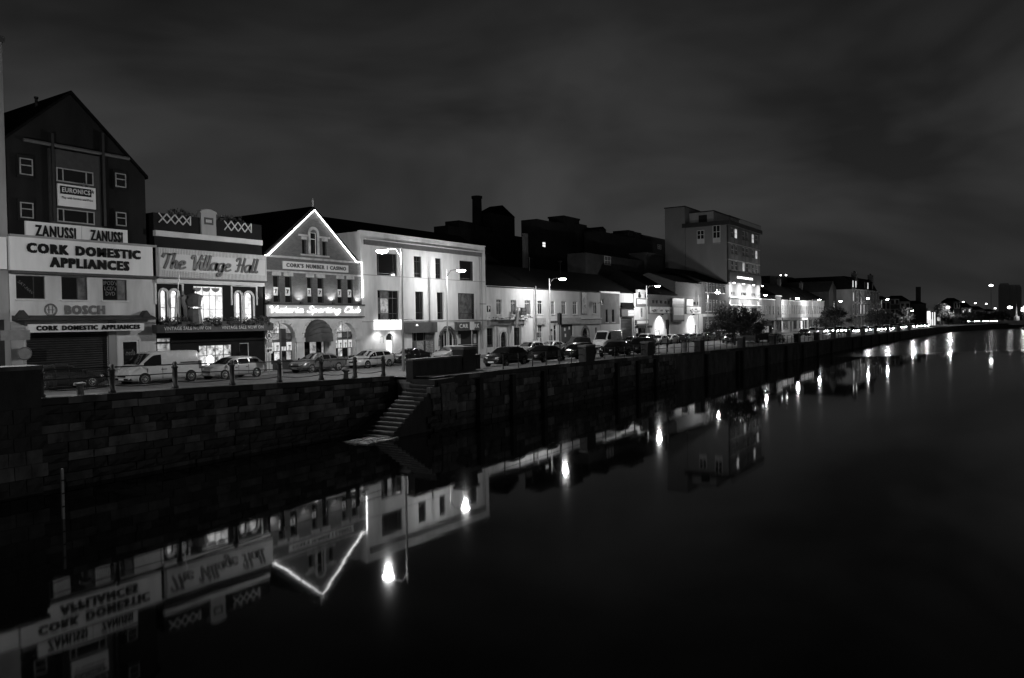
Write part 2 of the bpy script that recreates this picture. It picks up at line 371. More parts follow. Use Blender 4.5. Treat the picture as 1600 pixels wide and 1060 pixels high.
strip('road', asphalt, lambda u: (max(qv(u) + 1.9, 31.3 if 36.6 < u < 130 else 0), road_z(u, max(qv(u) + 1.9, 31.3))), lambda u: (fv(u) - 2.3, road_z(u, fv(u) - 2.3)), UR, n=4)
strip('footpath', paving, lambda u: (fv(u) - 2.3, fz(u) + .0), lambda u: (fv(u) + .4, fz(u) + .03), UR)
kb = MB()
for a, b in zip(UR, UR[1:]):
    va, vb = fv(a) - 2.45, fv(b) - 2.45; za, zb = fz(a), fz(b)
    n = len(kb.v); kb.v += [(a, va, za - .3), (a, va, za + .015), (a, va + .16, za + .015), (b, vb, zb - .3), (b, vb, zb + .015), (b, vb + .16, zb + .015)]
    kb.f += [(n, n + 1, n + 4, n + 3), (n + 1, n + 2, n + 5, n + 4)]
tag(kb.build('kerb', kerbm), kind='structure')
strip('far_road', asphalt, lambda u: (qv(u) + .6, qz(u) - .02), lambda u: (qv(u) + 90, qz(u) + .02), UFAR)
# road line markings along the centre and the parking bays
lm = mat('road_paint', .5, .7, var=.35, scale=4)
mk = MB()
u = 12.
while u < 240:
    for v, L in ((38.6, 1.6),):
        va = v if u < 200 else v - 2; n = len(mk.v)
        mk.v += [(u, va, road_z(u, va) + .012), (u + L, va, road_z(u + L, va) + .012), (u + L, va + .12, road_z(u + L, va + .12) + .012), (u, va + .12, road_z(u, va + .12) + .012)]
        mk.f.append((n, n + 1, n + 2, n + 3))
    u += 4
tag(mk.build('road_marking', lm), kind='structure')
mk = MB()
for u in range(12, 220, 2):
    va = 42.9; n = len(mk.v)
    mk.v += [(u, va, road_z(u, va) + .012), (u + 2, va, road_z(u + 2, va) + .012), (u + 2, va + .1, road_z(u + 2, va + .1) + .012), (u, va + .1, road_z(u, va + .1) + .012)]; mk.f.append((n, n + 1, n + 2, n + 3))
tag(mk.build('parking_line', lm), kind='structure')

# ------------------------------------------------------------------ quay walls of single stones
def stone_variant(i):
    r = random.Random(i + 50); mb = MB(); nx, nz = 4, 3
    for k in range(nz):
        for j in range(nx):
            e = j in (0, nx - 1) or k in (0, nz - 1)
            mb.v.append((j / (nx - 1) + (0 if j in (0, nx - 1) else r.uniform(-.08, .08)), (0.0 if e else -.12) + r.uniform(-.1, .1), k / (nz - 1) + (0 if k in (0, nz - 1) else r.uniform(-.1, .1))))
    for k in range(nz - 1):
        for j in range(nx - 1): mb.f.append((k * nx + j, k * nx + j + 1, (k + 1) * nx + j + 1, (k + 1) * nx + j))
    n = len(mb.v); mb.v += [(0, 1, 0), (1, 1, 0), (1, 1, 1), (0, 1, 1)]
    mb.f += [(0, 4 - 1, n + 1, n), ((nz - 1) * nx, n + 3, n + 2, nz * nx - 1), (0, n, n + 3, (nz - 1) * nx), (nx - 1, nz * nx - 1, n + 2, n + 1)]
    return mb
STM = {}
def stone_mesh(m):
    i = R.randrange(6)
    if (i, m.name) not in STM: STM[(i, m.name)] = stone_variant(i).data('stone', m)
    return STM[(i, m.name)]
def stone_wall(parent, u0, u1, course, lo, hi, zb=-.2, foff=0.):
    px, py, pz = parent.location; cnt = 0
    nc = max(1, round((lerp(QA, u0, 2) - .28 - zb) / course))
    ks = [0.]
    for k in range(nc): ks.append(ks[-1] + R.uniform(.75, 1.25))
    for k in range(nc):
        u = u0 + R.uniform(-.4, 0) - foff
        while u < u1:
            L = R.uniform(lo, hi); a, b = max(u, u0), min(u + L, u1)
            if b - a > .25:
                HT = qz((a + b) / 2) - .3 - zb; z = zb + HT * ks[k] / ks[-1]; H = HT * (ks[k + 1] - ks[k]) / ks[-1]
                va, vb = qv(a), qv(b)
                if a < 36.6 <= b: va = vb
                wet = z < 1.0 + R.uniform(-.35, .35)
                m = (quaydark if R.random() < .8 else quaymid) if wet else R.choice([quaystone, quaystone, quaystone2, quaymid, quaymid, quaydark])
                o = base_obj('stone', stone_mesh(m), parent, (a + .012 - px, va - R.uniform(0, .09) - .05 - py, z + .012 - pz), math.atan2(vb - va, b - a))
                o.scale = (b - a - .024, .3, H - .024); o.rotation_euler.x = R.uniform(-.03, .03); o.rotation_euler.z += R.uniform(-.02, .02); cnt += 1
            u += L
    return cnt
def wall_backing(parent, us, m, off=.1, name='wall_core'):
    px, py, pz = parent.location; mb = MB()
    for a, b in zip(us, us[1:]):
        n = len(mb.v)
        for q in (a, b):
            v = qv(q)
            if q == 36.6: v = 29.2
            mb.v += [(q - px, v + off - py, -1 - pz), (q - px, v + off - py, qz(q) - .28 - pz), (q - px, v + 1 - py, qz(q) - .28 - pz)]
        mb.f += [(n, n + 1, n + 4, n + 3), (n + 1, n + 2, n + 5, n + 4)]
    return mb.build(name, m, parent)
def coping(parent, us, L=1.5):
    px, py, pz = parent.location
    u = us[0]
    while u < us[1] - .05:
        b = min(u + L * R.uniform(.85, 1.15), us[1])
        va, vb = qv(u + .01), qv(b - .01); za, zb = qz(u + .01), qz(b - .01); g = .012
        o = MB().box(0, b - u - g, -.1, .7, -.28, 0).build('coping_stone', quaydark if R.random() < .6 else quaystone, parent, loc=(u - px, va - py, za - pz), rz=math.atan2(vb - va, b - u))
        o.rotation_euler = (0, -math.atan2(zb - za, b - u), math.atan2(vb - va, b - u)); u = b
wl1 = thing('quay_wall', 'dark block stone quay wall below the iron railing left of the river steps', 'quay wall', (13, 32.6, 0))
stone_wall(wl1, 12, 36.9, .43, .55, 1.35)
mb = MB().box(-1, 24.6, .12, 1.2, -1, 2.85); mb.build('wall_core', joint, wl1)
coping(wl1, (12, 36.5))
wl2 = thing('quay_wall', 'long stone quay wall with timber fenders running right from the river steps', 'quay wall', (38, 29.2, 0))
wall_backing(wl2, [36.6, 50, 69, 76], joint)
stone_wall(wl2, 38.4, 76, .52, .9, 1.9)
qfar = mat('far_quay_masonry', .11, .85, var=.7, scale=.9, bump=1., streak=2)
wall_backing(wl2, [76, 85, 100, 115, 130, 156, 180, 205, 229, 265, 298, 320, 341, 360, 378, 404, 427, 480, 560, 760, 1500], qfar, 0, 'far_wall')
coping(wl2, (38.3, 100), 1.8)
mb = MB(); ul = [100, 115, 130, 156, 180, 229, 265, 298, 341, 378, 404, 427, 480, 560, 760]
for a, b in zip(ul, ul[1:]):
    n = len(mb.v)
    for q in (a, b): mb.v += [(q - 38, qv(q) - .12 - 29.2, qz(q) - .28), (q - 38, qv(q) - .12 - 29.2, qz(q)), (q - 38, qv(q) + .7 - 29.2, qz(q))]
    mb.f += [(n, n + 1, n + 4, n + 3), (n + 1, n + 2, n + 5, n + 4)]
mb.build('far_coping', quaydark, wl2)

# river steps: each step is a part
st = thing('river_steps', 'worn stone steps going down the quay wall to the water', 'steps', (36.7, 29.2, 0))
for i in range(13):
    z = 2.72 - .215 * i; u = 36.7 - .34 * (i + 1)
    b = MB(); b.box(0, .40, -.02, 1.95, z - .17, z); b.box(.06, .4, 0, 1.93, -.6, z - .17)
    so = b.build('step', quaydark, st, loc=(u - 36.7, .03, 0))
    MB().box(-.012, .035, -.03, 1.96, z - .05, z + .004).build('lit_worn_edge', quaystone2, so)  # pale strip paints lit nosings along with wear; dark treads paint in shade
MB().box(0, 1.9, 0, 3.3, 2.72, 2.95).build('landing', stone, st)
MB().prism([(-5.2, -.6), (-5.2, -.3), (-.1, 1.6), (0, 1.6), (0, -.6)], 2.0, 3.25).build('shade_ramp', quaydark, st)  # invented dark ramp painting in the shadow beside the steps
MB().box(0, 1.9, .02, 3.2, -.6, 2.72).build('landing_core', quaystone, st)
for k in range(5):
    for j in range(2):
        o = base_obj('stone', stone_mesh(quaystone if k > 1 else quaydark), st, (.02 + j * .95 + (.2 if k % 2 and j else 0), -.06, k * .54 + .01)); o.scale = (.93 + (.2 if k % 2 and not j else 0) - (.2 if k % 2 and j else 0), .3, .52)
rub = MB()
for i in range(60):
    a = R.uniform(-6.6, -4.3); v = R.uniform(-.35, 1.3); s = R.uniform(.06, .2)
    rub.box(a, a + s * 2, v, v + s, -.1, .03 + s * .35)
rub.box(-6.5, -4.2, -.3, 1.6, -.5, .05)
rub.build('foot_ledge', mat('wet_weed_stone', .25, .35, var=.9, scale=9, bump=1.), st)
dn = MB().tube([(36.9, 29.12, 2.6), (36.9, 29.05, 1.2), (36.9, 29.1, .4)], .05, 5)
tag(dn.build('mooring_chain', dmetal), 'iron chain hanging down the corner of the river steps', 'chain')

for i, (px) in enumerate([751, 803, 853, 966, 998, 1025, 1101, 1144, 1180, 1212, 1237, 1260, 1281, 1300, 1329, 1341, 1354, 1365, 1376, 1385, 1393]):
    u = atV(px, 590 if px < 1050 else 550, 28.9 if px < 1180 else 26.5).x; v = qv(u); zt = qz(u) - .35
    lean = (.5 if px < 1050 else .0)
    b = MB(); w = .22
    b.box(-w, w, -.42, -.14, -.8, zt); b.box(-w - .05, w + .05, -.30, -.12, zt - .5, zt - .42); b.box(-w - .05, w + .05, -.3, -.12, .6, .68)
    o = b.build('timber_fender', timber, loc=(u, v, 0), rz=math.atan2(qv(u + 1) - v, 1))
    desc = ['just right of the river steps', 'below the railing left of the first street pole', 'under the traffic pole', 'below the white high-roofed van', 'right of the white high-roofed van', 'below the second stone railing pier', 'under the third railing pier', 'below the round bushy quay tree', 'right of the bushy quay tree', 'below the silver estate car', 'right of the silver estate car', 'below the lit doorway', 'first of the seven where the quay darkens', 'below the second bushy tree', 'left end of the clustered far fenders', 'second of the clustered far fenders', 'third of the clustered far fenders', 'fourth of the clustered far fenders', 'fifth of the clustered far fenders', 'sixth of the clustered far fenders', 'last fender before the quay bends'][i]
    tag(o, 'dark timber fender on the quay wall, ' + desc, 'fender', 'timber fenders down the quay wall')
# mooring bollards
def bollard(u, v, z, label):
    b = MB().lathe([(.17, 0), (.15, .08), (.13, .38), (.14, .42), (.24, .45), (.24, .54), (.16, .58)], seg=12)
    tag(b.build('mooring_bollard', stone, loc=(u, v, z)), label, 'bollard', 'mooring bollards on the quay edge')
bollard(17.15, 32.75, 3.66, 'pale mushroom-headed mooring bollard on the coping beside the first railing post')
bollard(32.55, 32.75, 3.28, 'mushroom-headed mooring bollard on the coping left of the river steps')
# railing on the left quay: iron posts with sagging rails
rl = thing('quay_railing', 'iron post and rail fence above the dark quay wall left of the steps', 'railing', (15.8, 33.05, 3.6))
pu = [15.75, 18.7, 21.73, 24.9, 27.9, 30.9, 33.6, 36.1]
pm = MB().lathe([(.16, 0), (.16, .12), (.125, .16), (.11, .95), (.15, .98), (.15, 1.05), (.10, 1.08), (.12, 1.2), (.06, 1.28)], seg=10).data('post', mat('post_iron', .1, .6, var=.4, scale=5, bump=.2), True)
for u in pu:
    base_obj('post', pm, rl, (u - 15.8, 0, qz(u) - 3.6 - .02))
for hgt, sag, rr in ((1.12, .0, .03), (.72, .02, .024), (.32, .1, .022)):
    for a, b in zip(pu, pu[1:]):
        pts = [(a - 15.8 + (b - a) * t, 0, qz(a + (b - a) * t) - 3.6 + hgt - sag * 4 * t * (1 - t)) for t in (0, .25, .5, .75, 1)]
        MB().tube(pts, rr, 5).build('rail', dmetal, rl)
mm = MB()
for k in range(36):
    u = 15.9 + k * .08; mm.box(u - 15.8 - .004, u - 15.8 + .004, -.004, .004, .3, 1.12)
for k in range(9): mm.box(.1, 2.85, -.003, .003, .3 + k * .1, .306 + k * .1)
mm.build('mesh_panel', dmetal, rl)
# parapets and cabinets
pb = thing('bridge_parapet', 'dark stone parapet block at the bridge end above the quay wall', 'parapet', (13, 32.2, 3.6))
MB().box(-8, 2.35, 0, 1.1, -.2, 1.3).build('parapet_wall', quaydark, pb); MB().box(-8, 2.42, -.08, 1.18, 1.3, 1.46).build('coping', quaystone, pb)
MB().box(-8, 2.35, .05, .5, -4, -.2).build('base', quaydark, pb)
for i in range(7):
    for j in range(6):
        o = base_obj('stone', stone_mesh(quaydark if j > 2 or j < 1 else quaystone), pb, (-2.0 + i * .62 + (.2 if j % 2 else 0), -.02, -3.5 + j * .55)); o.scale = (.6, .2, .53)
pw = thing('parapet_wall', 'low dark stone wall with flat top behind the river steps', 'wall', (36.4, 30.9, 3.05))
MB().box(0, 5.2, 0, .55, -.2, 1.1).build('wall_body', quaydark, pw); MB().box(-.06, 5.26, -.06, .61, 1.1, 1.22).build('coping', quaystone, pw)
MB().box(-.05, 6.6, -1.75, 0, -.3, .0).build('plinth', quaydark, pw)
cb = thing('stone_pier', 'tall dark stone pier with recessed courses at the right end of the low wall', 'pier', (41.5, 30.8, 3.05))
b = MB()
for k in range(5): b.box(.03 * (k % 2), 1.5 - .03 * (k % 2), .03 * (k % 2), .9 - .03 * (k % 2), k * .36 - .2, k * .36 + .16)
b.build('pier_shaft', quaydark, cb); MB().box(-.08, 1.58, -.08, .98, 1.6, 1.8).build('cap', quaystone, cb)
ub = thing('utility_cabinet', 'small dark street cabinet right of the tall stone pier', 'cabinet', (43.6, 31.6, 3.06))
MB().box(0, 1.0, 0, .5, 0, 1.1).build('cabinet_body', dmetal, ub); MB().box(-.04, 1.04, -.04, .54, 1.1, 1.16).build('top', dmetal, ub)
for j in range(2): MB().box(.05 + j * .47, .48 + j * .47, -.015, 0, .1, 1.02).build('door', blackp, ub)

# right quay railing, posts as parts, stone piers as things
rr_ = thing('quay_railing', 'long tubular steel railing between stone piers along the right quay', 'railing', (44, qv(44) + .35, 3.1))
pier_u = [57.2, 69.8, 84, 98, 111, 124, 137, 150, 164, 179, 195, 212, 230, 250]
pmesh = MB().box(-.03, .03, -.03, .03, 0, 1.1).data('post', dmetal)
u = 44.6; posts = []
while u < 165:
    if min(abs(u - p) for p in pier_u) > .7:
        base_obj('post', pmesh, rr_, (u - 44, qv(u) - qv(44), qz(u) - 3.1)); posts.append(u)
    u += 2.0 if u < 110 else 2.6
for hh in (1.1, .58):
    u = 44.2
    for p in pier_u[:10]:
        a, b = u, p; k = max(2, int((b - a) / 6) + 1)
        pts = [(a + (b - a) * i / k - 44, qv(a + (b - a) * i / k) - qv(44), qz(a + (b - a) * i / k) - 3.1 + hh) for i in range(k + 1)]
        MB().tube(pts, .028, 5).build('rail', dmetal, rr_); u = p
pn = ['nearest railing pier, in front of a dark estate car', 'pier in front of the dark people carrier', 'third pier from the river steps', 'pier below the bushy quay tree', 'pier left of the silver estate car', 'pier right of the silver estate car', 'pier before the dim lamp-lit kerb', 'pier left of the second bushy tree', 'pier below the second bushy tree', 'pier right of the second bushy tree', 'small far pier before the mansard building', 'small far pier under the mansard building', 'small far pier right of the mansard building', 'farthest pier by the headlights']
for u, l in zip(pier_u, pn):
    o = thing('railing_pier', 'squat dark stone ' + l, 'pier', (u, qv(u) + .35, qz(u)), 0, 'stone piers along the right quay railing')
    w = .75 if u < 90 else .6
    MB().box(-w, w, -.35, .35, -.05, 1.2).build('shaft', quaydark, o); MB().box(-w - .07, w + .07, -.42, .42, 1.2, 1.36).build('cap', quaystone, o)
# tide gauge
tg = thing('tide_gauge', 'thin pale tide gauge post standing in the river at the dark wall', 'gauge', tuple(atZ(99, 811, 0)) [:2] + (-1,))
MB().box(-.04, .04, -.04, .04, 0, 2.72).build('post', mat('gauge_paint', .55, .5), tg)
for k in range(3): MB().box(-.05, .05, -.055, -.04, 1.4 + k * .45, 1.45 + k * .45).build('mark', blackp, tg)

# ------------------------------------------------------------------ buildings
class Bld:
    """a building whose front is the local plane y=0 (x along the street, y into the building)"""
    def __init__(s, name, label, u0, z0=2.9, v=48., cat='building', group=None, ang=0.):
        s.e = thing(name, label, cat, (u0, v, z0), ang, group); s.o = (u0, v, z0); s.v = v; s.ang = ang
        s.ca, s.sa = math.cos(ang), math.sin(ang)
    def q(s, px, py, d=0.):       # a pixel of the photograph -> (x, z) on the plane at depth d
        r = ray(px, py); nx, ny = -s.sa, s.ca
        k = ((s.o[0] * nx + s.o[1] * ny) + d) / (r.x * nx + r.y * ny); p = r * k
        dx, dy = p.x - s.o[0], p.y - s.o[1]
        return dx * s.ca + dy * s.sa, p.z + CAM_H - s.o[2]
    def r(s, x0, y0, x1, y1, d=0.):
        a = s.q(x0, y0, d); b = s.q(x1, y1, d); return (a[0], b[0], min(a[1], b[1]), max(a[1], b[1]))
    def box(s, name, m, r, d0, d1, parent=None):
        return MB().box(r[0], r[1], d0, d1, r[2], r[3]).build(name, m, parent or s.e)
def wall(B, m, u0, u1, z0, z1, holes, depth=12., reveal=.22, name='wall', gable=None, back=True, rm=None):
    """front wall with real openings; holes (u0,u1,z0,z1[,'arch'])"""
    mb = MB(); hs = []
    for h in holes:
        a, b, c, d = h[:4]; a, b = min(a, b), max(a, b); a = max(a, u0 + .02); b = min(b, u1 - .02); c = max(c, z0 + .001); d = min(d, z1 - .01)
        hs.append((a, b, c, d, len(h) > 4))
    xs = sorted(set([u0, u1] + [h[0] for h in hs] + [h[1] for h in hs])); zs = sorted(set([z0, z1] + [h[2] for h in hs] + [h[3] for h in hs]))
    for i in range(len(xs) - 1):
        j = 0
        while j < len(zs) - 1:
            cx = (xs[i] + xs[i + 1]) / 2
            def solid(j): cz = (zs[j] + zs[j + 1]) / 2; return not any(h[0] < cx < h[1] and h[2] < cz < h[3] for h in hs)
            if not solid(j): j += 1; continue
            k = j
            while k + 1 < len(zs) - 1 and solid(k + 1): k += 1
            mb.face([(xs[i], 0, zs[j]), (xs[i + 1], 0, zs[j]), (xs[i + 1], 0, zs[k + 1]), (xs[i], 0, zs[k + 1])]); j = k + 1
    for a, b, c, d, ar in hs:
        if ar:
            r = (b - a) / 2; rz = min(r, (d - c) * .9); n = 10; cx = (a + b) / 2
            cv = [(cx + r * math.cos(math.pi * i / n), d - rz + rz * math.sin(math.pi * i / n)) for i in range(n + 1)]
            for i in range(n):
                k = (b, d) if i < n / 2 else (a, d)
                mb.face([(cv[i][0], 0, cv[i][1]), (cv[i + 1][0], 0, cv[i + 1][1]), (k[0], 0, k[1])])
            mb.face([(cv[n // 2][0], 0, d), (b, 0, d), (a, 0, d)]) if False else None
            path = [(b, c)] + cv + [(a, c)]
        else: path = [(b, c), (b, d), (a, d), (a, c)]
        path.append(path[0])
        for p, q in zip(path, path[1:]): mb.face([(p[0], 0, p[1]), (q[0], 0, q[1]), (q[0], reveal, q[1]), (p[0], reveal, p[1])])
    if gable:  # (u, z) apex on top of the wall
        mb.face([(u0, 0, z1), (u1, 0, z1), (gable[0], 0, gable[1])])
    if back:
        mb.face([(u0, 0, z0), (u0, 0, z1), (u0, depth, z1), (u0, depth, z0)]); mb.face([(u1, 0, z0), (u1, depth, z0), (u1, depth, z1), (u1, 0, z1)])
        mb.face([(u0, depth, z0), (u1, depth, z0), (u1, depth, z1), (u0, depth, z1)])
        if not gable: mb.face([(u0, 0, z1), (u1, 0, z1), (u1, depth, z1), (u0, depth, z1)])
        mb.face([(u0 + .01, reveal + .3, z0), (u1 - .01, reveal + .3, z0), (u1 - .01, reveal + .3, z1 - .01), (u0 + .01, reveal + .3, z1 - .01)])
    me = bpy.data.meshes.new(name); me.from_pydata(mb.v, [], mb.f); me.materials.append(m); me.update()
    return base_obj(name, me, B.e)
def window(B, r, xs=(), zs=(), fm=fdark, pm=glass, y=.12, t=.05, sill=None, parent=None, name='window', ar=False, split=True, ft=None):
    """frame (part) with its panes (sub-parts); xs, zs are fractions of the glazing bars"""
    u0, u1, z0, z1 = r; ft = ft or t; mb = MB(); P = parent or B.e
    mb.box(u0, u0 + ft, y, y + .07, z0, z1).box(u1 - ft, u1, y, y + .07, z0, z1).box(u0 + ft, u1 - ft, y, y + .07, z0, z0 + ft)
    if not ar: mb.box(u0 + ft, u1 - ft, y, y + .07, z1 - ft, z1)
    X = [u0 + ft] + [u0 + (u1 - u0) * a for a in xs] + [u1 - ft]; Z = [z0 + ft] + [z0 + (z1 - z0) * a for a in zs] + [z1 - (0 if ar else ft)]
    for a in X[1:-1]: mb.box(a - t / 2, a + t / 2, y + .005, y + .06, z0 + ft, z1 - (ft if not ar else .02))
    for a in Z[1:-1]: mb.box(u0 + ft, u1 - ft, y + .01, y + .055, a - t / 2, a + t / 2)
    o = mb.build(name, fm, P)
    if sill: MB().box(u0 - .12, u1 + .12, -.1, .02, z0 - .12, z0 - .01).build('sill', sill, o)
    if split:
        for i in range(len(X) - 1):
            for j in range(len(Z) - 1):
                m = pm[(i + j * (len(X) - 1)) % len(pm)] if isinstance(pm, (list, tuple)) else pm
                MB().box(X[i] + .001, X[i + 1] - .001, y + .03, y + .045, Z[j] + .001, Z[j + 1] - .001).build('pane', m, o)
    else: MB().box(X[0], X[-1], y + .03, y + .045, Z[0], Z[-1]).build('pane', pm, o)
    return o
def arch_ring(B, r, w, m, d=-.06, name='arch_moulding', seg=11, parent=None, legs=True, dd=.0):
    """voussoirs round an arched opening, one part each side of joints"""
    u0, u1, z0, z1 = r; rr = (u1 - u0) / 2; rz = min(rr, (z1 - z0) * .9); cx = (u0 + u1) / 2; zs = z1 - rz; mb = MB()
    for i in range(seg):
        a0 = math.pi * i / seg + .012; a1 = math.pi * (i + 1) / seg - .012
        P = [(cx + (rr + k) * math.cos(a), zs + (rz + k) * math.sin(a)) for a, k in ((a0, 0), (a1, 0), (a1, w), (a0, w))]
        mb.prism(P, d - (.015 if i % 2 else 0), .02 + dd)
    if legs:
        mb.box(u0 - w, u0, d, .02, z0, zs).box(u1, u1 + w, d, .02, z0, zs)
    return mb.build(name, m, parent or B.e)
def roof(B, u0, u1, z0, zr, depth=10., m=slate, over=.25, ridge=None, name='roof', y0=0.):
    mid = ridge if ridge is not None else depth / 2
    return MB().prism([(y0 - over, z0 - .02), (y0 - over, z0 + .1), (mid, zr), (depth + over, z0 + .1), (depth + over, z0 - .02)], u0, u1, 'x').build(name, m, B.e)
def chimney(B, u, y, w, d, z0, z1, m=dbrick, pots=2):
    b = MB().box(u, u + w, y, y + d, z0, z1); b.box(u - .06, u + w + .06, y - .06, y + d + .06, z1 - .25, z1)
    o = b.build('chimney', m, B.e)
    for i in range(pots): MB().lathe([(.14, 0), (.11, .5), (.14, .55)], u + w * (i + .5) / pots, y + d / 2, z1, 8).build('chimney_pot', m, o)
    return o
def sill_band(B, r, d0, m, name='cornice'): return MB().box(r[0], r[1], d0, .01, r[2], r[3]).build(name, m, B.e)
def pipe(B, x, y0, y1, m=fdark, rr=.05):
    u, z = B.q(x, y0); z1 = B.q(x, y1)[1]; return MB().tube([(u, -.07, z), (u, -.07, z1)], rr, 6).build('downpipe', m, B.e)

# ---- the shop next door, cut by the frame edge
b0 = Bld('shop_building', 'edge of the pale neighbouring shop building cut off at the far left', 12, 3.2)
a = b0.q(12, 368); wall(b0, greyr, 0, a[0], 0, b0.q(2, 66)[1], [], 14)
b0.box('sign_panel', signw, b0.r(-30, 368, 11.5, 421, -.3), -.3, -.02); b0.box('shop_opening', blackp, b0.r(-30, 500, 8, 580), -.05, -.01)
b0.box('parapet', dbrick, (0, a[0] + .1, b0.q(2, 66)[1], b0.q(2, 66)[1] + .3), -.15, .5)

# ---- Cork Domestic Appliances
b1 = Bld('appliance_shop', 'tall dark gabled appliance shop building with a long white lettered sign', 21.3, 3.15)
W1 = 8.95; L1 = b1.q(14, 432)[1]; TOP1 = b1.q(225, 275)[1]; ap = b1.q(113, 147)
lowz = b1.q(14, 424)[1]
w_l = [b1.r(24.5, 430, 71, 467.5), b1.r(95.7, 432, 137.4, 469), b1.r(160, 436, 199, 470)]
dr = b1.r(190, 532, 218, 563); sh = b1.r(40.5, 521, 170.5, 590); sh = (sh[0], sh[1], 0, sh[3]); dr = (dr[0], dr[1], .6, dr[3])
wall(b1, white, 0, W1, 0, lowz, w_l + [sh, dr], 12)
for i, w in enumerate(w_l):
    window(b1, w, (.62,), () if i < 1 else (), fdark, [glass, glass2 if i else glass], .08)
    b1.box('window_sill', fwhite, (w[0] - .08, w[1] + .08, w[2] - .09, w[2] - .005), -.09, .02)
hi_w = [b1.r(30.6, 246, 52, 275), b1.r(31.8, 315.5, 53, 342), b1.r(180.4, 270, 197.5, 294), b1.r(181.4, 331, 198, 354)]
cen = [b1.r(88, 261, 146.5, 291), b1.r(89, 325, 148.5, 352)]
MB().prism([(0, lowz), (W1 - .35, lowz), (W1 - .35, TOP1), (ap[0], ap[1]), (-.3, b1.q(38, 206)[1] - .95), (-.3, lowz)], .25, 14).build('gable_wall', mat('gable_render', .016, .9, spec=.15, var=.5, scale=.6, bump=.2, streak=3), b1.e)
up = Bld.__new__(Bld); up.e = b1.e; up.o = b1.o; up.v = 48; up.ang = 0; up.ca = 1; up.sa = 0
for w in hi_w:
    MB().box(w[0] - .1, w[1] + .1, .1, .25, w[2] - .15, w[3] + .2).build('window_surround', mat('gable_render'), b1.e)
    window(b1, w, (), (.58,), mat('grey_frame', .3, .6), glass, .0, .06, sill=None)  # mid-grey frames on the upper floors
for w in cen: window(b1, w, (.17, .8), (), mat('grey_frame'), glass, .0, .07)
cr = b1.r(86, 256, 152, 356); b1.box('bay_surround', mat('dark_bay', .04, .8), (cr[0] - .3, cr[1] + .35, cr[2] - .1, cr[3] + .9), .08, .26)
for x in (-.3, 0.):
    q = b1.q(79 if x < 0 else 158, 200); MB().box(q[0], q[0] + .16, -.05, .25, cen[1][2], q[1] - .3).build('bay_post', blackp, b1.e)
bl = b1.q(38, 218); br_ = b1.q(203, 248)
MB().tube([(bl[0], .08, bl[1]), (br_[0], .08, br_[1])], .11, 6).build('tie_beam', mat('beam_paint', .1, .8), b1.e)
er = b1.r(88.7, 287, 148.5, 328); b1.box('maker_sign', signw, er, -.12, .0)
ec = b1.r(93, 302, 142, 314, -.12); b1.box('name_strip', lblack, (er[0] + .12, er[1] - .28, er[2] + .72, er[2] + 1.2), -.15, -.121)
text('EURONICS', b1.e, (er[0] + .2, er[1] - .38, er[2] + .82, er[2] + 1.11), -.18, lpale, .03)
text('Play with Service and Price', b1.e, (er[0] + .2, er[1] - .2, er[2] + .4, er[2] + .58), -.14, lgrey, .01)
for i, (sx, sz, sr) in enumerate([(er[1] - .72, er[2] + 1.42, .16), (er[1] - .42, er[2] + 1.4, .1), (er[1] - .2, er[2] + 1.05, .14)]):
    P = [(sx + sr * (1 if k % 2 == 0 else .42) * math.sin(k * math.pi / 5), sz + sr * (1 if k % 2 == 0 else .42) * math.cos(k * math.pi / 5)) for k in range(10)]
    MB().prism(P, -.15, -.122).build('star', lgrey, b1.e)
zr_ = b1.r(37.5, 344, 197.5, 376)
for i, (fa, fb) in enumerate(((0, .52), (.525, 1))):
    a = zr_[0] + (zr_[1] - zr_[0]) * fa; b = zr_[0] + (zr_[1] - zr_[0]) * fb; zt = zr_[3] - .05; h = 1.05
    b1.box('brand_sign', signw, (a, b, zt - h, zt), -.15, -.02); text('ZANUSSI', b1.e, (a + .5, b - .35, zt - h + .18, zt - .17), -.18, lblack, .05)
sg = b1.r(14, 370, 239.5, 432, -.3); sg = (sg[0] + .02, sg[1], lowz + .05, b1.q(14, 370)[1])
b1.box('fascia_sign', signw, sg, -.3, .24); b1.box('fascia_frame', dbrick, (0, W1, lowz - .12, lowz + .05), -.34, .24)
b1.box('fascia_top', greyr, (0, W1, sg[3], sg[3] + .14), -.34, .24)
sw = sg[1] - sg[0]
text('CORK  DOMESTIC', b1.e, (sg[0] + sw * .1, sg[0] + sw * .9, sg[2] + 1.04, sg[2] + 1.64), -.33, lblack, .085)
text('APPLIANCES', b1.e, (sg[0] + sw * .245, sg[0] + sw * .81, sg[2] + .26, sg[2] + .88), -.33, lblack, .085)
lg = b1.r(100, 477, 164, 492.5); text('BOSCH', b1.e, (lg[0], lg[1], lg[2] + .03, lg[3]), -.03, lgrey, .08)
c0 = b1.q(79, 484.5)
b = MB()
for rr in (.36, .30): b.tube([(c0[0] + rr * math.cos(t * math.pi / 12), -.03, c0[1] + rr * math.sin(t * math.pi / 12)) for t in range(24)], .022, 4, True)
b.box(c0[0] - .2, c0[0] + .2, -.04, 0, c0[1] - .02, c0[1] + .02); b.box(c0[0] - .12, c0[0] - .08, -.04, 0, c0[1] - .22, c0[1] + .22); b.box(c0[0] + .08, c0[0] + .12, -.04, 0, c0[1] - .22, c0[1] + .22)
b.build('round_emblem', lgrey, b1.e)
text('SAT-NAV', b1.e, (w_l[0][0] + .1, w_l[0][0] + 1.15, w_l[0][2] + .95, w_l[0][2] + 1.13), .06, lgrey, .0, ang=.75)
text("IPOD's\nLCD's\nDVD", b1.e, (w_l[2][0] + .08, w_l[2][0] + .95, w_l[2][2] + .3, w_l[2][3] - .12), .06, lgrey, .01)
ca = b1.q(20, 500); cz = ca[1]
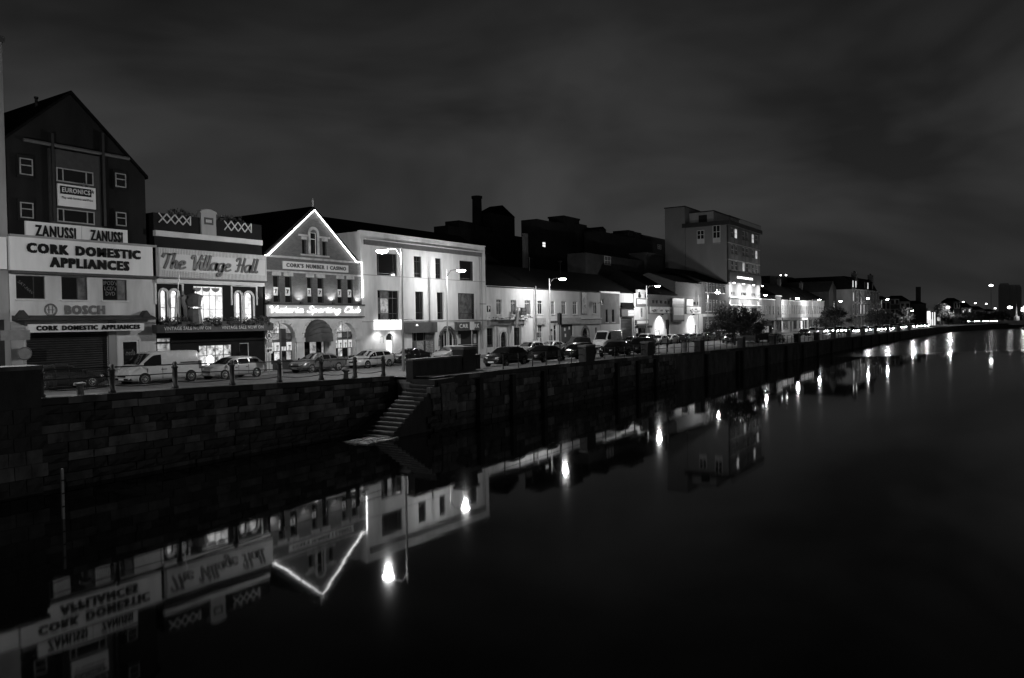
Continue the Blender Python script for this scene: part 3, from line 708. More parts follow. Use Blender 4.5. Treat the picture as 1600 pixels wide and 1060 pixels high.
b = MB(); b.prism([(-.75, cz - .05), (-.75, cz + .05), (-.1, cz + .25), (0, cz + .25), (0, cz - .05)], .1, 8.6, 'x'); b.build('canopy', darkr, b1.e)
for px in (29.5, 222):
    u = b1.q(px, 495)[0]; MB().prism([(u - .35, cz + .1), (u + .35, cz + .1), (u, cz + .55)], -.6, -.05).build('canopy_end', darkr, b1.e)
s2 = b1.r(44, 507, 225, 520, -.6); s2 = (s2[0], s2[1], b1.q(44, 520, -.6)[1], b1.q(44, 507, -.6)[1]); b1.box('shop_sign', signw, s2, -.62, -.5)
text('CORK  DOMESTIC  APPLIANCES', b1.e, (s2[0] + .4, s2[1] - .3, s2[2] + .1, s2[3] - .09), -.65, lblack, .075)
shb = MB()
for k in range(22): shb.prism([(.14, sh[3] * k / 22), (.10, sh[3] * (k + .5) / 22), (.14, sh[3] * (k + 1) / 22)], sh[0], sh[1], 'x')
shb.build('roller_shutter', blackp, b1.e)
MB().box(sh[1], sh[1] + .5, -.1, .05, 0, cz - .1).build('pilaster', greyr, b1.e); MB().box(.0, sh[0] - .1, -.1, .05, 0, cz - .1).build('pilaster', greyr, b1.e)
window(b1, dr, (), (), fwhite, glass, .05, .12); text('media', b1.e, (dr[0] + .25, dr[1] - .3, dr[2] + .95, dr[2] + 1.3), .02, lgrey, .01, .3)
rf = MB(); e1 = (-.5, b1.q(38, 206)[1] - 1.15); e2 = (W1 - .2, TOP1 - .15)
for (p, s_) in ((e1, -1), (e2, 1)):
    rf.prism([(p[0], p[1]), (ap[0], ap[1] + .04), (ap[0], ap[1] + .24), (p[0], p[1] + .2)], .1, 14.2)
rf.build('roof', slate, b1.e)
MB().lathe([(.09, -1.2), (.09, .1), (.13, .12), (.13, .22)], ap[0] - .75, 2.8, ap[1] - .1, 8).build('vent_pipe', dmetal, b1.e)

hallp = mat('hall_paint', .009, .7, var=.4, scale=1., spec=.15)
# ---- The Village Hall
b2 = Bld('village_hall', 'dark shopfront building with a corrugated sign in script and a lattice parapet', 30.27, 3.05)
W2 = 8.85; r_ = b2.r
ztop = b2.q(409, 352)[1]
v_lw = [r_(250, 453.6, 261.5, 503) + ('a',), r_(266, 454, 279, 503) + ('a',)]; v_rw = [r_(367.6, 457, 377.4, 505) + ('a',), r_(381.8, 457.5, 395.6, 506) + ('a',)]
v_c = r_(302, 447, 349.6, 503)
g1 = r_(234, 529, 268, 560); g1 = (.05, g1[1], .8, g1[3]); g2 = r_(311, 540, 364, 575); g2 = (g2[0], g2[1], .6, g2[3]); g3 = r_(374, 536, 391, 580); g3 = (g3[0], g3[1], 0, g3[3])
wall(b2, hallp, 0, W2, 0, ztop, v_lw + v_rw + [v_c, g1, g2, g3], 12)
for w in v_lw + v_rw:
    window(b2, w[:4], (), (.45,) if w in v_lw else (.3, .5), fwhite, room1, .14, .05, ar=True)
    arch_ring(b2, w[:4], .16, fwhite, -.05, seg=9)
for grp in (v_lw, v_rw):
    a, b = grp[0][0] - .42, grp[1][1] + .42; zt = grp[0][3] + .55
    MB().box(a, a + .13, -.07, .01, zt - 1.5, zt).box(b - .13, b, -.07, .01, zt - 1.5, zt).box(a + .13, b - .13, -.07, .01, zt - .12, zt).build('hood_mould', fwhite, b2.e)
    MB().box((grp[0][1] + grp[1][0]) / 2 - .07, (grp[0][1] + grp[1][0]) / 2 + .07, -.08, -.02, grp[0][2], grp[0][3] - .5).build('mullion', fwhite, b2.e)
window(b2, v_c, (.12, .33, .54, .75), (.36, .74), fwhite, room1, .05, .05)
for k in range(3):
    u = v_c[0] + .3 + k * .75; P = [(u + .33 * math.cos(t), v_c[3] - .1 + .3 * math.sin(t)) for t in [math.pi + math.pi * i / 8 for i in range(9)]]
    MB().prism(P, .0, .04).build('curtain_swag', lgrey, b2.e)
zc = b2.q(300, 443)[1]; b2.box('cornice', fwhite, (.0, W2, zc - .05, zc + .22), -.22, .0)
sg = (.08, W2 + .1, b2.q(240, 432, -.35)[1], b2.q(240, 386, -.35)[1])
b = MB(); n = 74
for i in range(n):
    u = sg[0] + (sg[1] - sg[0]) * i / n; w = (sg[1] - sg[0]) / n
    b.face([(u, -.35, sg[2]), (u + w * .5, -.38, sg[2]), (u + w * .5, -.38, sg[3]), (u, -.35, sg[3])]); b.face([(u + w * .5, -.38, sg[2]), (u + w, -.35, sg[2]), (u + w, -.35, sg[3]), (u + w * .5, -.38, sg[3])])
b.box(sg[0], sg[1], -.34, -.0, sg[2], sg[3]); b.build('corrugated_sign', mat('sign_sheet', .56, .5, var=.12, scale=.8, streak=5), b2.e)
b2.box('sign_backing_panel', mat('sign_plain', .56, .5, var=.12, scale=.8), (sg[0] + .05, sg[1] - .2, sg[2] + .42, sg[3] - .38), -.395, -.36)
b2.box('sign_bottom_rail', blackp, (0, W2 + .15, sg[2] - .1, sg[2]), -.42, 0)
ts = (b2.q(254, 397, -.4)[0], b2.q(403, 425, -.4)[0], sg[2] + .2, sg[3] - .36)
script('The Village Hall', b2.e, ts, -.46, mat('letter_mid', .07, .5), .072)
zc2 = b2.q(229, 362)[1]
b2.box('white_cornice', cream, (-.05, W2 - .15, zc2 - .25, zc2 + .12), -.3, 0)
b2.box('dark_frieze', hallp, (0, W2 - .1, sg[3], zc2 - .25), -.06, 0)
pd = b2.r(312, 335, 336, 359); b2.box('pedestal', greyr, (pd[0], pd[1], zc2 + .12, ztop + .35), -.15, .3)
MB().prism([(pd[0] - .1 + (pd[1] - pd[0] + .2) * (.5 - .5 * math.cos(math.pi * i / 8)), ztop + .35 + .3 * math.sin(math.pi * i / 8)) for i in range(9)], -.18, .3).build('pedestal_cap', greyr, b2.e)
b2.box('name_plate', blackp, (pd[0] + .25, pd[1] - .25, ztop - .45, ztop + .05), -.18, -.15)
for k_ in range(5): b2.box('raised_letter', lpale, (pd[0] + .36 + k_ * (pd[1] - pd[0] - .74) / 5, pd[0] + .36 + (k_ + .6) * (pd[1] - pd[0] - .74) / 5, ztop - .3, ztop - .1), -.2, -.18)
for (xa, ya, xb, yb) in ((247, 333, 297, 351), (349.6, 345, 392, 361)):
    l = b2.r(xa, ya, xb, yb); l = (l[0], l[1], b2.q(xa, ya + 14.5)[1], b2.q(xa, ya)[1]); b = MB(); n = 4; w = (l[1] - l[0]) / n
    for i in range(n):
        for (za, zb) in ((l[2], l[3]), (l[3], l[2])):
            b.tube([(l[0] + i * w, -.06, za), (l[0] + (i + 1) * w, -.06, zb)], .05, 4)
    b.box(l[1] - .03, l[1] + .03, -.08, 0, l[2], l[3]); b.build('lattice', fwhite, b2.e)
# canopy with planting and lettering
cz = b2.q(239, 508, -1)[1]; cb_ = b2.q(239, 521, -1)[1]
P = [(-.3, -.0), (-.3, -.6), (.0, -1.0), (W2 + .1, -1.0), (W2 + .35, -.7), (W2 + .35, 0)]
MB().prism(P, cb_, cz, 'z').build('canopy', mat('canopy_face', .06, .6), b2.e)
tw = b2.r(257, 510, 321, 518, -1); text('VINTAGE SALE NOW ON', b2.e, (b2.q(256, 514, -1)[0], b2.q(329, 514, -1)[0], cb_ + .17, cz - .14), -1.03, lpale, .02)
text('VINTAGE SALE NOW ON', b2.e, (b2.q(346, 514, -1)[0], b2.q(411, 514, -1)[0], cb_ + .17, cz - .14), -1.03, lpale, .02)
window(b2, g1, (.75,), (.35, .6, .8), fwhite, room2, .1); window(b2, g2, (.25, .5, .75), (.5,), fdark, room3, .1); window(b2, g3, (), (), fwhite, glass, .1, .08)
b2.box('shopfront_cornice', hallp, (.0, W2, g2[3] + .25, g2[3] + .35), -.12, 0)
ltm = MB(); q = b2.q(326, 559)
ltm.lathe([(.2, -.5), (.25, -.1), (.16, .1), (.04, .15)], q[0], -.15, q[1], 10)
ltm.build('shop_lamp', mat('shop_lamp_glow', emit=5.), b2.e)
def foliage(n, fn, size, m, m2=None, name='foliage', parent=None, loc=(0, 0, 0)):
    mb = MB(); 
    for i in range(n):
        p = Vector(fn()); a = Vector((R.gauss(0, 1), R.gauss(0, 1), R.gauss(0, 1))).normalized(); b = a.cross(Vector((R.gauss(0, 1), R.gauss(0, 1), R.gauss(0, 1)))).normalized()
        s_ = size * R.uniform(.6, 1.3); k = len(mb.v)
        mb.v += [tuple(p - a * s_), tuple(p + b * s_ * .45), tuple(p + a * s_), tuple(p - b * s_ * .45)]; mb.f.append((k, k + 1, k + 2, k + 3))
    me = bpy.data.meshes.new(name); me.from_pydata(mb.v, [], mb.f); me.materials.append(m)
    if m2:
        me.materials.append(m2)
        for p in me.polygons: p.material_index = 1 if R.random() < .35 else 0
    return base_obj(name, me, parent, loc)
def clumps(cs, jit):
    def fn():
        c = cs[R.randrange(len(cs))]; return (c[0] + R.gauss(0, jit * c[3]), c[1] + R.gauss(0, jit * c[3]), c[2] + R.gauss(0, jit * c[3] * .7))
    return fn
for i in range(7):
    u = .5 + i * 1.28
    pt = thing('planter', 'leafy planter on the lettered canopy, ' + ['at its left end', 'under the left arched windows', 'left of the giant coffee pot', 'right of the giant coffee pot', 'under the large lit window', 'under the right arched windows', 'at its right end'][i], 'planter', (30.27 + u, 47.2, 3.05 + cz), 0, 'planters along the lettered canopy')
    MB().box(-.5, .5, -.13, .13, 0, .2).build('box', blackp, pt)
    cs = [(R.uniform(-.55, .55), R.uniform(-.2, .1), .3 + R.uniform(-.1, .12), 1) for _ in range(9)] + [(R.uniform(-.5, .5), -.3, .0, .7) for _ in range(3)]
    foliage(420, clumps(cs, .11), .07, leafm, leafl, 'leaves', pt)
rp = thing('roof_plants', 'scrubby plants growing along the top of the lattice parapet', 'plants', (31.4, 48.3, 3.05 + ztop))
cs = [(R.choice([R.uniform(0, 2.2), R.uniform(4.2, 6.2)]), R.uniform(-.1, .3), R.uniform(.0, .3), 1) for _ in range(22)]
foliage(900, clumps(cs, .14), .09, leafm, None, 'leaves', rp)
# giant coffee pot standing on the canopy
q0 = b2.q(292, 505, -.7)
cp = thing('coffee_pot_sculpture', 'giant eight-sided moka coffee pot with black handle on the lettered canopy', 'sculpture', (30.27 + b2.q(303, 490, -.6)[0], 47.35, 3.05 + cz))
al = mat('pot_metal', .16, .45, metal=.3, var=.3)
MB().lathe([(.58, 0), (.5, .45), (.43, 1.0), (.42, 1.05)], seg=8).build('pot_base', al, cp)
MB().lathe([(.47, 1.05), (.5, 1.1), (.5, 1.2), (.44, 1.26)], seg=8).build('collar', chrome, cp)
MB().lathe([(.42, 1.26), (.55, 1.95), (.57, 2.0), (.2, 2.14), (.05, 2.17)], seg=8).build('pot_top', al, cp)
MB().prism([(.45, 2.0), (.72, 2.02), (.45, 1.7)], -.08, .08).build('spout', al, cp)
MB().lathe([(.07, 2.15), (.06, 2.25), (.14, 2.3), (.12, 2.42)], seg=8).build('knob', blackp, cp)
MB().prism([(-.5, 1.98), (-.85, 2.02), (-1.02, 1.8), (-.95, 1.5), (-.78, 1.1), (-.72, .1), (-.6, .1), (-.6, 1.2), (-.74, 1.55), (-.72, 1.75), (-.5, 1.8)], -.09, .09).build('handle', blackp, cp)

# ---- the casino
b3 = Bld('casino_building', 'gabled brick casino outlined in white neon with stone arches below', 39.2, 2.97)
W3 = 10.6; r_ = b3.r; q_ = b3.q
zg = q_(417.8, 399)[1]; apx = q_(490.8, 329); zbase = q_(413.7, 497)[1]; zled = q_(413.7, 474.5)[1]
wx = [(426.5, 436), (445, 455), (479.6, 487.7), (495.8, 505), (527, 534.8), (542.6, 550.6)]
cw = [(q_(a, 431)[0], q_(b, 431)[0], zled + .1, q_(426, 430.5)[1]) for a, b in wx]
gw = [r_(484, 363, 495.3, 398) + ('a',), r_(471.7, 374, 478.2, 397.5), r_(503.6, 377, 510.4, 401)]
mb = wall(b3, brick, .12, W3, zbase + .0, zg, cw, 12, gable=None)
sp3 = MB()
# brick gable with its three openings cut as real recesses
ga = [(.12, zg), (W3, zg), (apx[0], apx[1])]
def gable_strip(B, m, ga, holes, n=26):
    mbb = MB(); (x0, z0), (x1, _), (xa, za) = ga
    def hit(z): t = (z - z0) / (za - z0); return x0 + (xa - x0) * t, x1 + (xa - x1) * t
    zs = sorted(set([z0 + (za - z0) * i / n for i in range(n + 1)] + [h[2] for h in holes] + [h[3] for h in holes]))
    for a, b in zip(zs, zs[1:]):
        la, ra = hit(a); lb, rb = hit(b); zm = (a + b) / 2
        cuts = sorted([h for h in holes if h[2] < zm < h[3]], key=lambda h: h[0]); cur_a, cur_b = la, lb
        for h in cuts: mbb.face([(cur_a, 0, a), (h[0], 0, a), (h[0], 0, b), (cur_b, 0, b)]); cur_a = cur_b = h[1]
        mbb.face([(cur_a, 0, a), (ra, 0, a), (rb, 0, b), (cur_b, 0, b)])
    for h in holes:
        P = [(h[0], h[2]), (h[1], h[2]), (h[1], h[3]), (h[0], h[3]), (h[0], h[2])]
        for p, q in zip(P, P[1:]): mbb.face([(p[0], 0, p[1]), (q[0], 0, q[1]), (q[0], .22, q[1]), (p[0], .22, p[1])])
    me = bpy.data.meshes.new('gable'); me.from_pydata(mbb.v, [], mbb.f); me.materials.append(m); return base_obj('gable', me, B.e)
gable_strip(b3, brick, ga, [g[:4] for g in gw])
for g in gw:
    window(b3, g[:4], (), (.7,) if len(g) > 4 else (), fwhite if len(g) > 4 else fdark, glass, .12, .04)
hw = gw[0]; arch_ring(b3, (hw[0] - .0, hw[1] + .0, hw[2], hw[3] + .25), .22, stone, -.08, seg=7)
for g in gw[1:]: b3.box('lintel', stone, (g[0] - .1, g[1] + .1, g[3], g[3] + .22), -.06, .01)
b3.box('sill_course', stone, (gw[1][0] - .25, gw[2][1] + .25, gw[1][2] - .12, gw[1][2]), -.08, .01)
b3.box('string_course', stone, (.4, W3 - .4, zg - .12, zg + .04), -.1, .02); b3.box('gable_band', stone, (gw[1][0] - .4, hw[0] - .24, gw[1][3] + .25, gw[1][3] + .4), -.05, .01)
b3.box('gable_band', stone, (hw[1] + .24, gw[2][1] + .4, gw[1][3] + .25, gw[1][3] + .4), -.05, .01)
posters = []
for i, w in enumerate(cw):
    window(b3, w, (), (.52,), fdark, glass, .14, .05)
    b3.box('lintel', stone, (w[0] - .16, w[1] + .16, w[3], w[3] + .28), -.07, .01)
    pz = (w[2] + w[3]) / 2 - .15
    pp = b3.box('window_poster', mat('poster', .75, .5, var=.2, scale=3), (w[0] + .07, w[1] - .07, pz - .35, pz + .3), .09, .12)
    text('7', pp, (w[0] + .2, w[1] - .2, pz - .18, pz + .14), .085, lblack, .05)
b3.box('lintel_band', stone, (.12, W3, cw[0][3] + .29, cw[0][3] + .42), -.05, .01)
cs_ = r_(440.5, 408, 543, 426); cs_ = (cs_[0], cs_[1], q_(440.5, 420)[1], q_(440.5, 408)[1]); b3.box('casino_sign', mat('sign_pale', .5, .5, var=.1), cs_, -.12, .0)
text("CORK'S  NUMBER 1  CASINO", b3.e, (cs_[0] + .3, cs_[1] - .3, cs_[2] + .14, cs_[3] - .13), -.14, mat('letter_dark', .04, .5), .05)
b3.box('ledge', darkr, (-.02, W3 + .1, zled - .08, zled + .02), -.32, 0)
sr = (.05, W3 + .02, zbase + .1, zled - .08); b3.box('neon_sign_board', mat('sign_board', .5, .5, var=.08), sr, -.2, .0)
script('Victoria Sporting Club', b3.e, (q_(422, 485, -.3)[0], q_(563, 485, -.3)[0], sr[2] + .12, sr[3] - .1), -.29, neonsoft, .024, tube=True, name='neon_letter')
b3.box('board_trim', blackp, (0, W3 + .08, zbase + .03, zbase + .1), -.26, 0)
# stone arcade
sz = zbase; A = [(.55, q_(461, 533)[0]), (q_(475.5, 533)[0], q_(511.7, 533)[0]), (q_(524.6, 533)[0], q_(555, 533)[0])]
zcap = q_(440, 529)[1]; holes = []
for a, b in A: holes.append((a, b, .0, min(zcap + (b - a) / 2, sz - .25), 'a'))
wall(b3, arcade, .0, W3 + .02, 0, zbase, holes, 12, .45, 'stone_arcade')
for h in holes: arch_ring(b3, h[:4], .26, arcade, -.07, seg=13, legs=False)
for x0, x1 in ((.02, A[0][0]), (A[0][1], A[1][0]), (A[1][1], A[2][0]), (A[2][1], W3)):
    b3.box('capital', arcade, (x0 + .0, x1, zcap - .35, zcap), -.16, .0); b3.box('pilaster', arcade, (x0 + .08, x1 - .08, .5, zcap - .35), -.09, -.003); b3.box('plinth', arcade, (x0, x1, 0, .5), -.15, .0)
for k, h in enumerate(holes):
    a, b, z0, z1 = h[:4]
    zt = zcap - .25
    if k != 1:
        window(b3, (a, b, zt + .08, z1), (.5,), (.4,), fdark, [room2, glass2, room3, room2], .38, .06, ar=True)
        o = window(b3, (a, b, .7, zt), (.25, .5, .75), (.5,), fdark, [glass, room3, glass, room2], .38, .07)
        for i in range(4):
            w = (b - a) / 4; u = a + i * w; pp = MB().box(u + .07, u + w - .07, .33, .37, .7 + (zt - .7) * .52, zt - .06).build('window_poster', mat('glow_poster', emit=.5), b3.e)  # poster paper given its own glow in place of lamplight
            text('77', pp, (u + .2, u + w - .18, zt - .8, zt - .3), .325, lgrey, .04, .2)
        b3.box('stall_riser', darkr, (a, b, 0, .7), .32, .5)
    else:
        window(b3, (a, b, 0, zt), (.14, .35, .65, .86), (), fdark, [room1, glass, room2, glass, room2], .38, .07, name='door')
        window(b3, (a, b, zt + .05, z1), (.5,), (), fdark, glass, .38, .06, ar=True)
aw = MB(); aa, ab_ = A[1][0] - .05, A[1][1] + .25; cx = (aa + ab_) / 2; rx = (ab_ - aa) / 2; zt = sz - .12; zb_ = zcap - .35; n = 14; rows = []
for j in range(6):
    ph = j / 5 * math.pi / 2
    rows.append([(cx - rx * math.cos(math.pi * i / n), -1.15 * math.sin(ph) * math.sin(math.pi * i / n) - .02, zb_ + .28 + (zt - zb_ - .28) * (math.sin(math.pi * i / n) ** 1) * math.cos(ph)) for i in range(n + 1)])
aw.v = [p for r0 in rows for p in r0]; aw.f = [(j * (n + 1) + i, j * (n + 1) + i + 1, (j + 1) * (n + 1) + i + 1, (j + 1) * (n + 1) + i) for j in range(5) for i in range(n)]
k = len(aw.v); last = rows[-1]; aw.v += [(x, y, z - .3) for x, y, z in last]; aw.f += [(5 * (n + 1) + i, 5 * (n + 1) + i + 1, k + i + 1, k + i) for i in range(n)]
aw.build('awning', mat('awning_cloth', .05, .7, var=.3), b3.e, True)
for j in range(1, 5): MB().tube([(p[0], p[1] - .012, p[2] + .01) for p in rows[j]], .018, 4).build('awning_rib', blackp, b3.e)
# neon outline of the gable
L = q_(417.8, 399, -.15); Rr = q_(556, 409, -.15); T = q_(490.8, 328.5, -.15); K = q_(564.5, 410.5, -.15); D = q_(566, 465, -.15)
br1 = (L[0] + (T[0] - L[0]) * .53, L[1] + (T[1] - L[1]) * .53)
segs = [[(L[0] - .25, L[1] - .02), L, (br1[0] - .05, br1[1] - .05)], [(br1[0] + .05, br1[1] + .05), T, Rr, K, D]]
for s_ in segs: MB().tube([(a, -.2, b) for a, b in s_], .05, 6).build('neon_tube', neon, b3.e)
for (p, q) in ((L, T), (Rr, T)):
    dx, dz = q[0] - p[0], q[1] - p[1]
    MB().prism([(p[0] - .15 * (1 if dx > 0 else -1), p[1] + .05), (q[0], q[1] + .15), (q[0], q[1] + .32), (p[0] - .25 * (1 if dx > 0 else -1), p[1] + .2)], -.12, 12).build('roof_slope', slate, b3.e)
MB().lathe([(.1, 0), (.05, .35), (.12, .4), (.03, .75)], T[0], 0, T[1] + .2, 6).build('finial', stone, b3.e)
for px in (418, 468, 517.6, 559):
    u = q_(px, 470)[0]; fl = MB().box(u - .13, u + .13, -.32, -.2, zled + .02, zled + .16).build('floodlight', blackp, b3.e)
    ld = bpy.data.lights.new('flood', 'SPOT'); ld.energy = 170; ld.spot_size = math.radians(120); ld.spot_blend = .8; ld.shadow_soft_size = .1
    lo = base_obj('flood_beam', ld, fl, (u, -.36, zled + .2)); lo.rotation_euler = (math.radians(180 - 22), 0, 0)

# ---- long roofs and the white three-storey building
b4 = Bld('white_building', 'bright white three-storey building with a grey band and a car park entrance', 49.82, 2.93)
W4 = 19.15; r_ = b4.r; q_ = b4.q; zt = q_(561.5, 362)[1] ; zt = 11.75
tw4 = [r_(588.5, 396, 621, 432), r_(646.4, 398, 658.7, 434.4), r_(680, 401.8, 690, 436.4), r_(718, 408.7, 740.6, 439.3)]
z1a, z1b = tw4[0][2], tw4[0][3]
mw4 = [r_(589.7, 453.3, 623.6, 499), r_(648.8, 455.3, 661.8, 500), r_(682.7, 456.8, 693.7, 500), r_(715.6, 458.5, 743, 499.4)]
def level(ws):
    a = sum(w[2] for w in ws) / len(ws); b = sum(w[3] for w in ws) / len(ws); return [(w[0], w[1], a, b) for w in ws]
tw4 = level(tw4); mw4 = level(mw4)
gd = [r_(603, 521, 615, 575), r_(644, 519.5, 680, 556), r_(689, 516, 709, 553), r_(715.5, 517, 750, 556)]
gd = [(gd[0][0], gd[0][1], 0, gd[0][3], 'a'), (gd[1][0], gd[1][1], 0, gd[1][3]), (gd[2][0], gd[2][1], 0, gd[2][3], 'a'), (gd[3][0], gd[3][1], 0, gd[3][3])]
wall(b4, white, 0, W4, 0, zt, tw4 + mw4 + gd, 14)
ps = [[(.12, .85), (.1,)], [(.5,), (.2, .75)], [(.5,), (.2, .75)], [(.85,), (.1,)]]
for i, w in enumerate(tw4): window(b4, w, ps[i][0], ps[i][1], fdark, glass, .14, .05)
for i, w in enumerate(mw4): window(b4, w, [(.17, .55, .75), (.7,), (.7,), (.1, .85)][i], [(.22, .74), (.25,), (.25,), (.22,)][i], fdark, [[glass, glass2, glass, glass, glass2, room2, glass, glass], glass, glass, [glass, glass2, glass]][i], .14, .06)
b4.box('grey_band', mat('band_paint', .09, .6), (.35, W4 - .9, zt - 1.15, zt - .72), -.22, .0); b4.box('band_cornice', fwhite, (.3, W4 - .85, zt - .72, zt - .62), -.3, 0)
b4.box('parapet_coping', fwhite, (-.03, W4 + .05, zt, zt + .09), -.08, .35)
for y in (429, 503): z = q_(563, y)[1]; b4.box('string_course', signg, (.02, W4 - .02, z - .04, z + .03), -.05, 0)
pipe(b4, 669.5, 434, 505, signg, .06); pipe(b4, 751, 398, 545, signg, .05)
ls = r_(588, 500, 629, 515, -.35); b4.box('lit_fascia_sign', glowface, ls, -.38, -.02)
for px in (606, 618): u = q_(px, 503, -.4)[0]; MB().tube([(u, -.38, ls[3]), (u, -.6, ls[3] + .12), (u, -.75, ls[3] - .05)], .03, 5).build('sign_lamp', dmetal, b4.e)
window(b4, gd[0][:4], (), (.75,), fwhite, [glowface, glass], .1, .09, ar=True, name='door')
ni = r_(594, 526, 599, 536); arch_ring(b4, (ni[0], ni[1], ni[2], ni[3]), .06, signg, -.03, seg=7)
ff = r_(634, 504, 683.4, 519.4, -.3); b4.box('fascia', mat('fascia_grey', .08, .6), (ff[0], ff[1], ff[2], ff[3]), -.32, 0)
MB().lathe([(.12, 0), (.1, .1), (.03, .16)], q_(652, 507, -.4)[0], -.36, ff[3] - .35, 8).build('fascia_lamp', mat('fascia_lamp_glow', emit=2.), b4.e)
for px in (596, 620):
    ld = bpy.data.lights.new('sign_spot', 'SPOT'); ld.energy = 110; ld.spot_size = math.radians(125); ld.spot_blend = .7; ld.shadow_soft_size = .15
    lo = base_obj('sign_spot', ld, b4.e, (q_(px, 516, -.6)[0], -.75, ls[2] - .05)); lo.rotation_euler = (math.radians(25), 0, 0)
g = gd[1]; window(b4, (g[0], g[1], .0, g[3]), (.1, .22, .55, .62), (.68,), mat('mid_frame', .12, .5), [glass, glass2, mat('pasted_panel', .35, .6, var=.8, scale=8), glass, mat('pasted_panel', .35), glass, glass, glass, glass, glass2], .12, .07)
arch_ring(b4, gd[2][:4], .2, mat('arch_paint', .06, .6), -.06, seg=7); window(b4, gd[2][:4], (.3, .5, .7), (), fwhite, glass, .1, .08, name='door', ar=True)
kk = gd[2]; arch_ring(b4, (kk[0] - .32, kk[1] + .32, kk[3] - 1.6, kk[3] + .32), .12, lgrey, -.12, seg=5)
cps = r_(713.5, 503.5, 751, 516, -.3); b4.box('car_park_sign', mat('sign_dark', .07, .5), cps, -.32, -.01); [text(t_, b4.e, (cps[0] + a_, cps[0] + b_, cps[2] + .25, cps[3] - .2), -.35, mat('sign_letters', .8, .4), .03) for t_, a_, b_ in (('CAR', .4, (cps[1] - cps[0]) * .45), ('PARK', (cps[1] - cps[0]) * .52, cps[1] - cps[0] - .35))]
g = gd[3]; b4.box('shutter_door', blackp, (g[0], g[1], 0, g[3]), .3, .34)
for u in (g[0] + .35, g[1] - .7): b4.box('notice', signw, (u, u + .45, 1.3, 2.3), .26, .3)
MB().box(g[0], g[1], .22, .26, 1.15, 1.2).build('barrier_bar', fwhite, b4.e)
MB().tube([(q_(628, 496)[0], -.05, ls[3] - .1 + .1), (q_(628, 496)[0] + .1, -1.2, ls[3])], .02, 4).build('bracket', dmetal, b4.e)
b4.box('alarm_box', blackp, (q_(686, 532)[0], q_(686, 532)[0] + .3, 2.0, 2.3), -.12, 0)
# dark roofs rising behind
rp0 = atV(500, 338, 64); rp1 = atV(718, 369, 64); re0 = atV(409, 350, 57)
rb = Bld('warehouse', 'long dark hipped warehouse roof rising behind the casino and white building', re0.x, 2.9, 56)
wW = rp1.x - re0.x; zE = min(re0.z, 13.6) - 2.9; zRg = rp0.z - 2.9; hx = rp0.x - re0.x
wall(rb, darkr, 0, wW, 0, zE, [], 16)
mb = MB(); mb.v = [(-.2, -.2, zE), (wW, -.2, zE), (wW, 16.2, zE), (-.2, 16.2, zE), (hx, 8, zRg), (wW, 8, zRg)]
mb.f = [(0, 1, 5, 4), (1, 2, 5), (2, 3, 4, 5), (3, 0, 4), (0, 3, 2, 1)]; mb.build('roof', slate, rb.e)
wl_ = q_(555, 500)

# ---- the low two-storey row
def simple_win(B, rects, fm=fwhite, pm=glass2, xs=(.5,), zs=(.78,), sillm=fwhite, y=.1, t=.05, split=True):
    for i, w in enumerate(rects): window(B, w, xs, zs, fm, pm[i % len(pm)] if isinstance(pm, list) else pm, y, t, sill=sillm, split=split)
b5 = Bld('pub_building', 'pale two-storey pub with an arched doorway beside the white building', 69.05, 2.9)
r_, q_ = b5.r, b5.q; e5 = q_(835.8, 480)[0]; z5 = 7.58
ww = level([r_(775.4, 468.5, 784, 491.7), r_(798, 468.5, 807, 492), r_(819.7, 469, 829, 491.7)])
gg = [r_(760.3, 513, 771.6, 548), r_(781.7, 518.4, 791.8, 555), r_(802.5, 512, 813, 544)]
gg = [(gg[0][0], gg[0][1], .8, gg[0][3]), (gg[1][0], gg[1][1], 0, gg[1][3], 'a'), (gg[2][0], gg[2][1], .8, gg[2][3])]
sf = r_(822, 508.3, 835, 531.5); e5b = e5
wall(b5, white, .02, e5, 0, z5, ww + gg, 10); simple_win(b5, ww)
for w in ww: MB().prism([((w[0] + w[1]) / 2 + .22 * math.cos(t * math.pi / 4), (w[2] + w[3]) / 2 - .1 + .38 * math.sin(t * math.pi / 4)) for t in range(8)], .085, .1).build('window_ornament', lgrey, b5.e)
fs = r_(758.6, 500.6, 819, 510, -.2); fs = (.05, fs[1], fs[2], fs[3]); b5.box('pub_fascia', mat('fascia_mid', .2, .6), (fs[0], fs[1], gg[0][3] + .35, fs[3]), -.25, 0)
b5.box('fascia_plate', blackp, (q_(776, 505)[0], q_(795, 505)[0], gg[0][3] + .5, fs[3] - .2), -.28, -.25)
text('THE QUAY', b5.e, (q_(777, 505)[0], q_(794, 505)[0], gg[0][3] + .6, fs[3] - .3), -.3, lgrey, .02) if False else None
b5.box('fascia_cornice', fwhite, (fs[0] - .1, fs[1] + .2, fs[3], fs[3] + .12), -.4, 0)
for u in (.12, fs[1] - .15): MB().box(u, u + .35, -.3, 0, gg[0][3] + .2, fs[3]).build('console', stone, b5.e)
for a, b in ((gg[0][1] + .2, gg[0][1] + .6), (gg[1][0] - .9, gg[1][0] - .45), (gg[1][1] + .45, gg[1][1] + .9), (gg[2][0] - .5, gg[2][0] - .12), (gg[2][1] + .1, gg[2][1] + .45)):
    MB().box(a, b, -.12, 0, 0, gg[0][3] + .32).build('pilaster', fwhite, b5.e)
arch_ring(b5, gg[1][:4], .22, fwhite, -.08); window(b5, gg[0], (.6,), (.6,), fdark, glass, .12); window(b5, gg[2], (.5,), (.75,), fdark, glass, .12); window(b5, gg[1][:4], (.5,), (.7,), fdark, glass, .12, ar=True, name='door')
garl = thing('garland', 'string of dark foliage draped along the pub fascia', 'garland', (69.2, 47.6, 2.9 + fs[3] + .15))
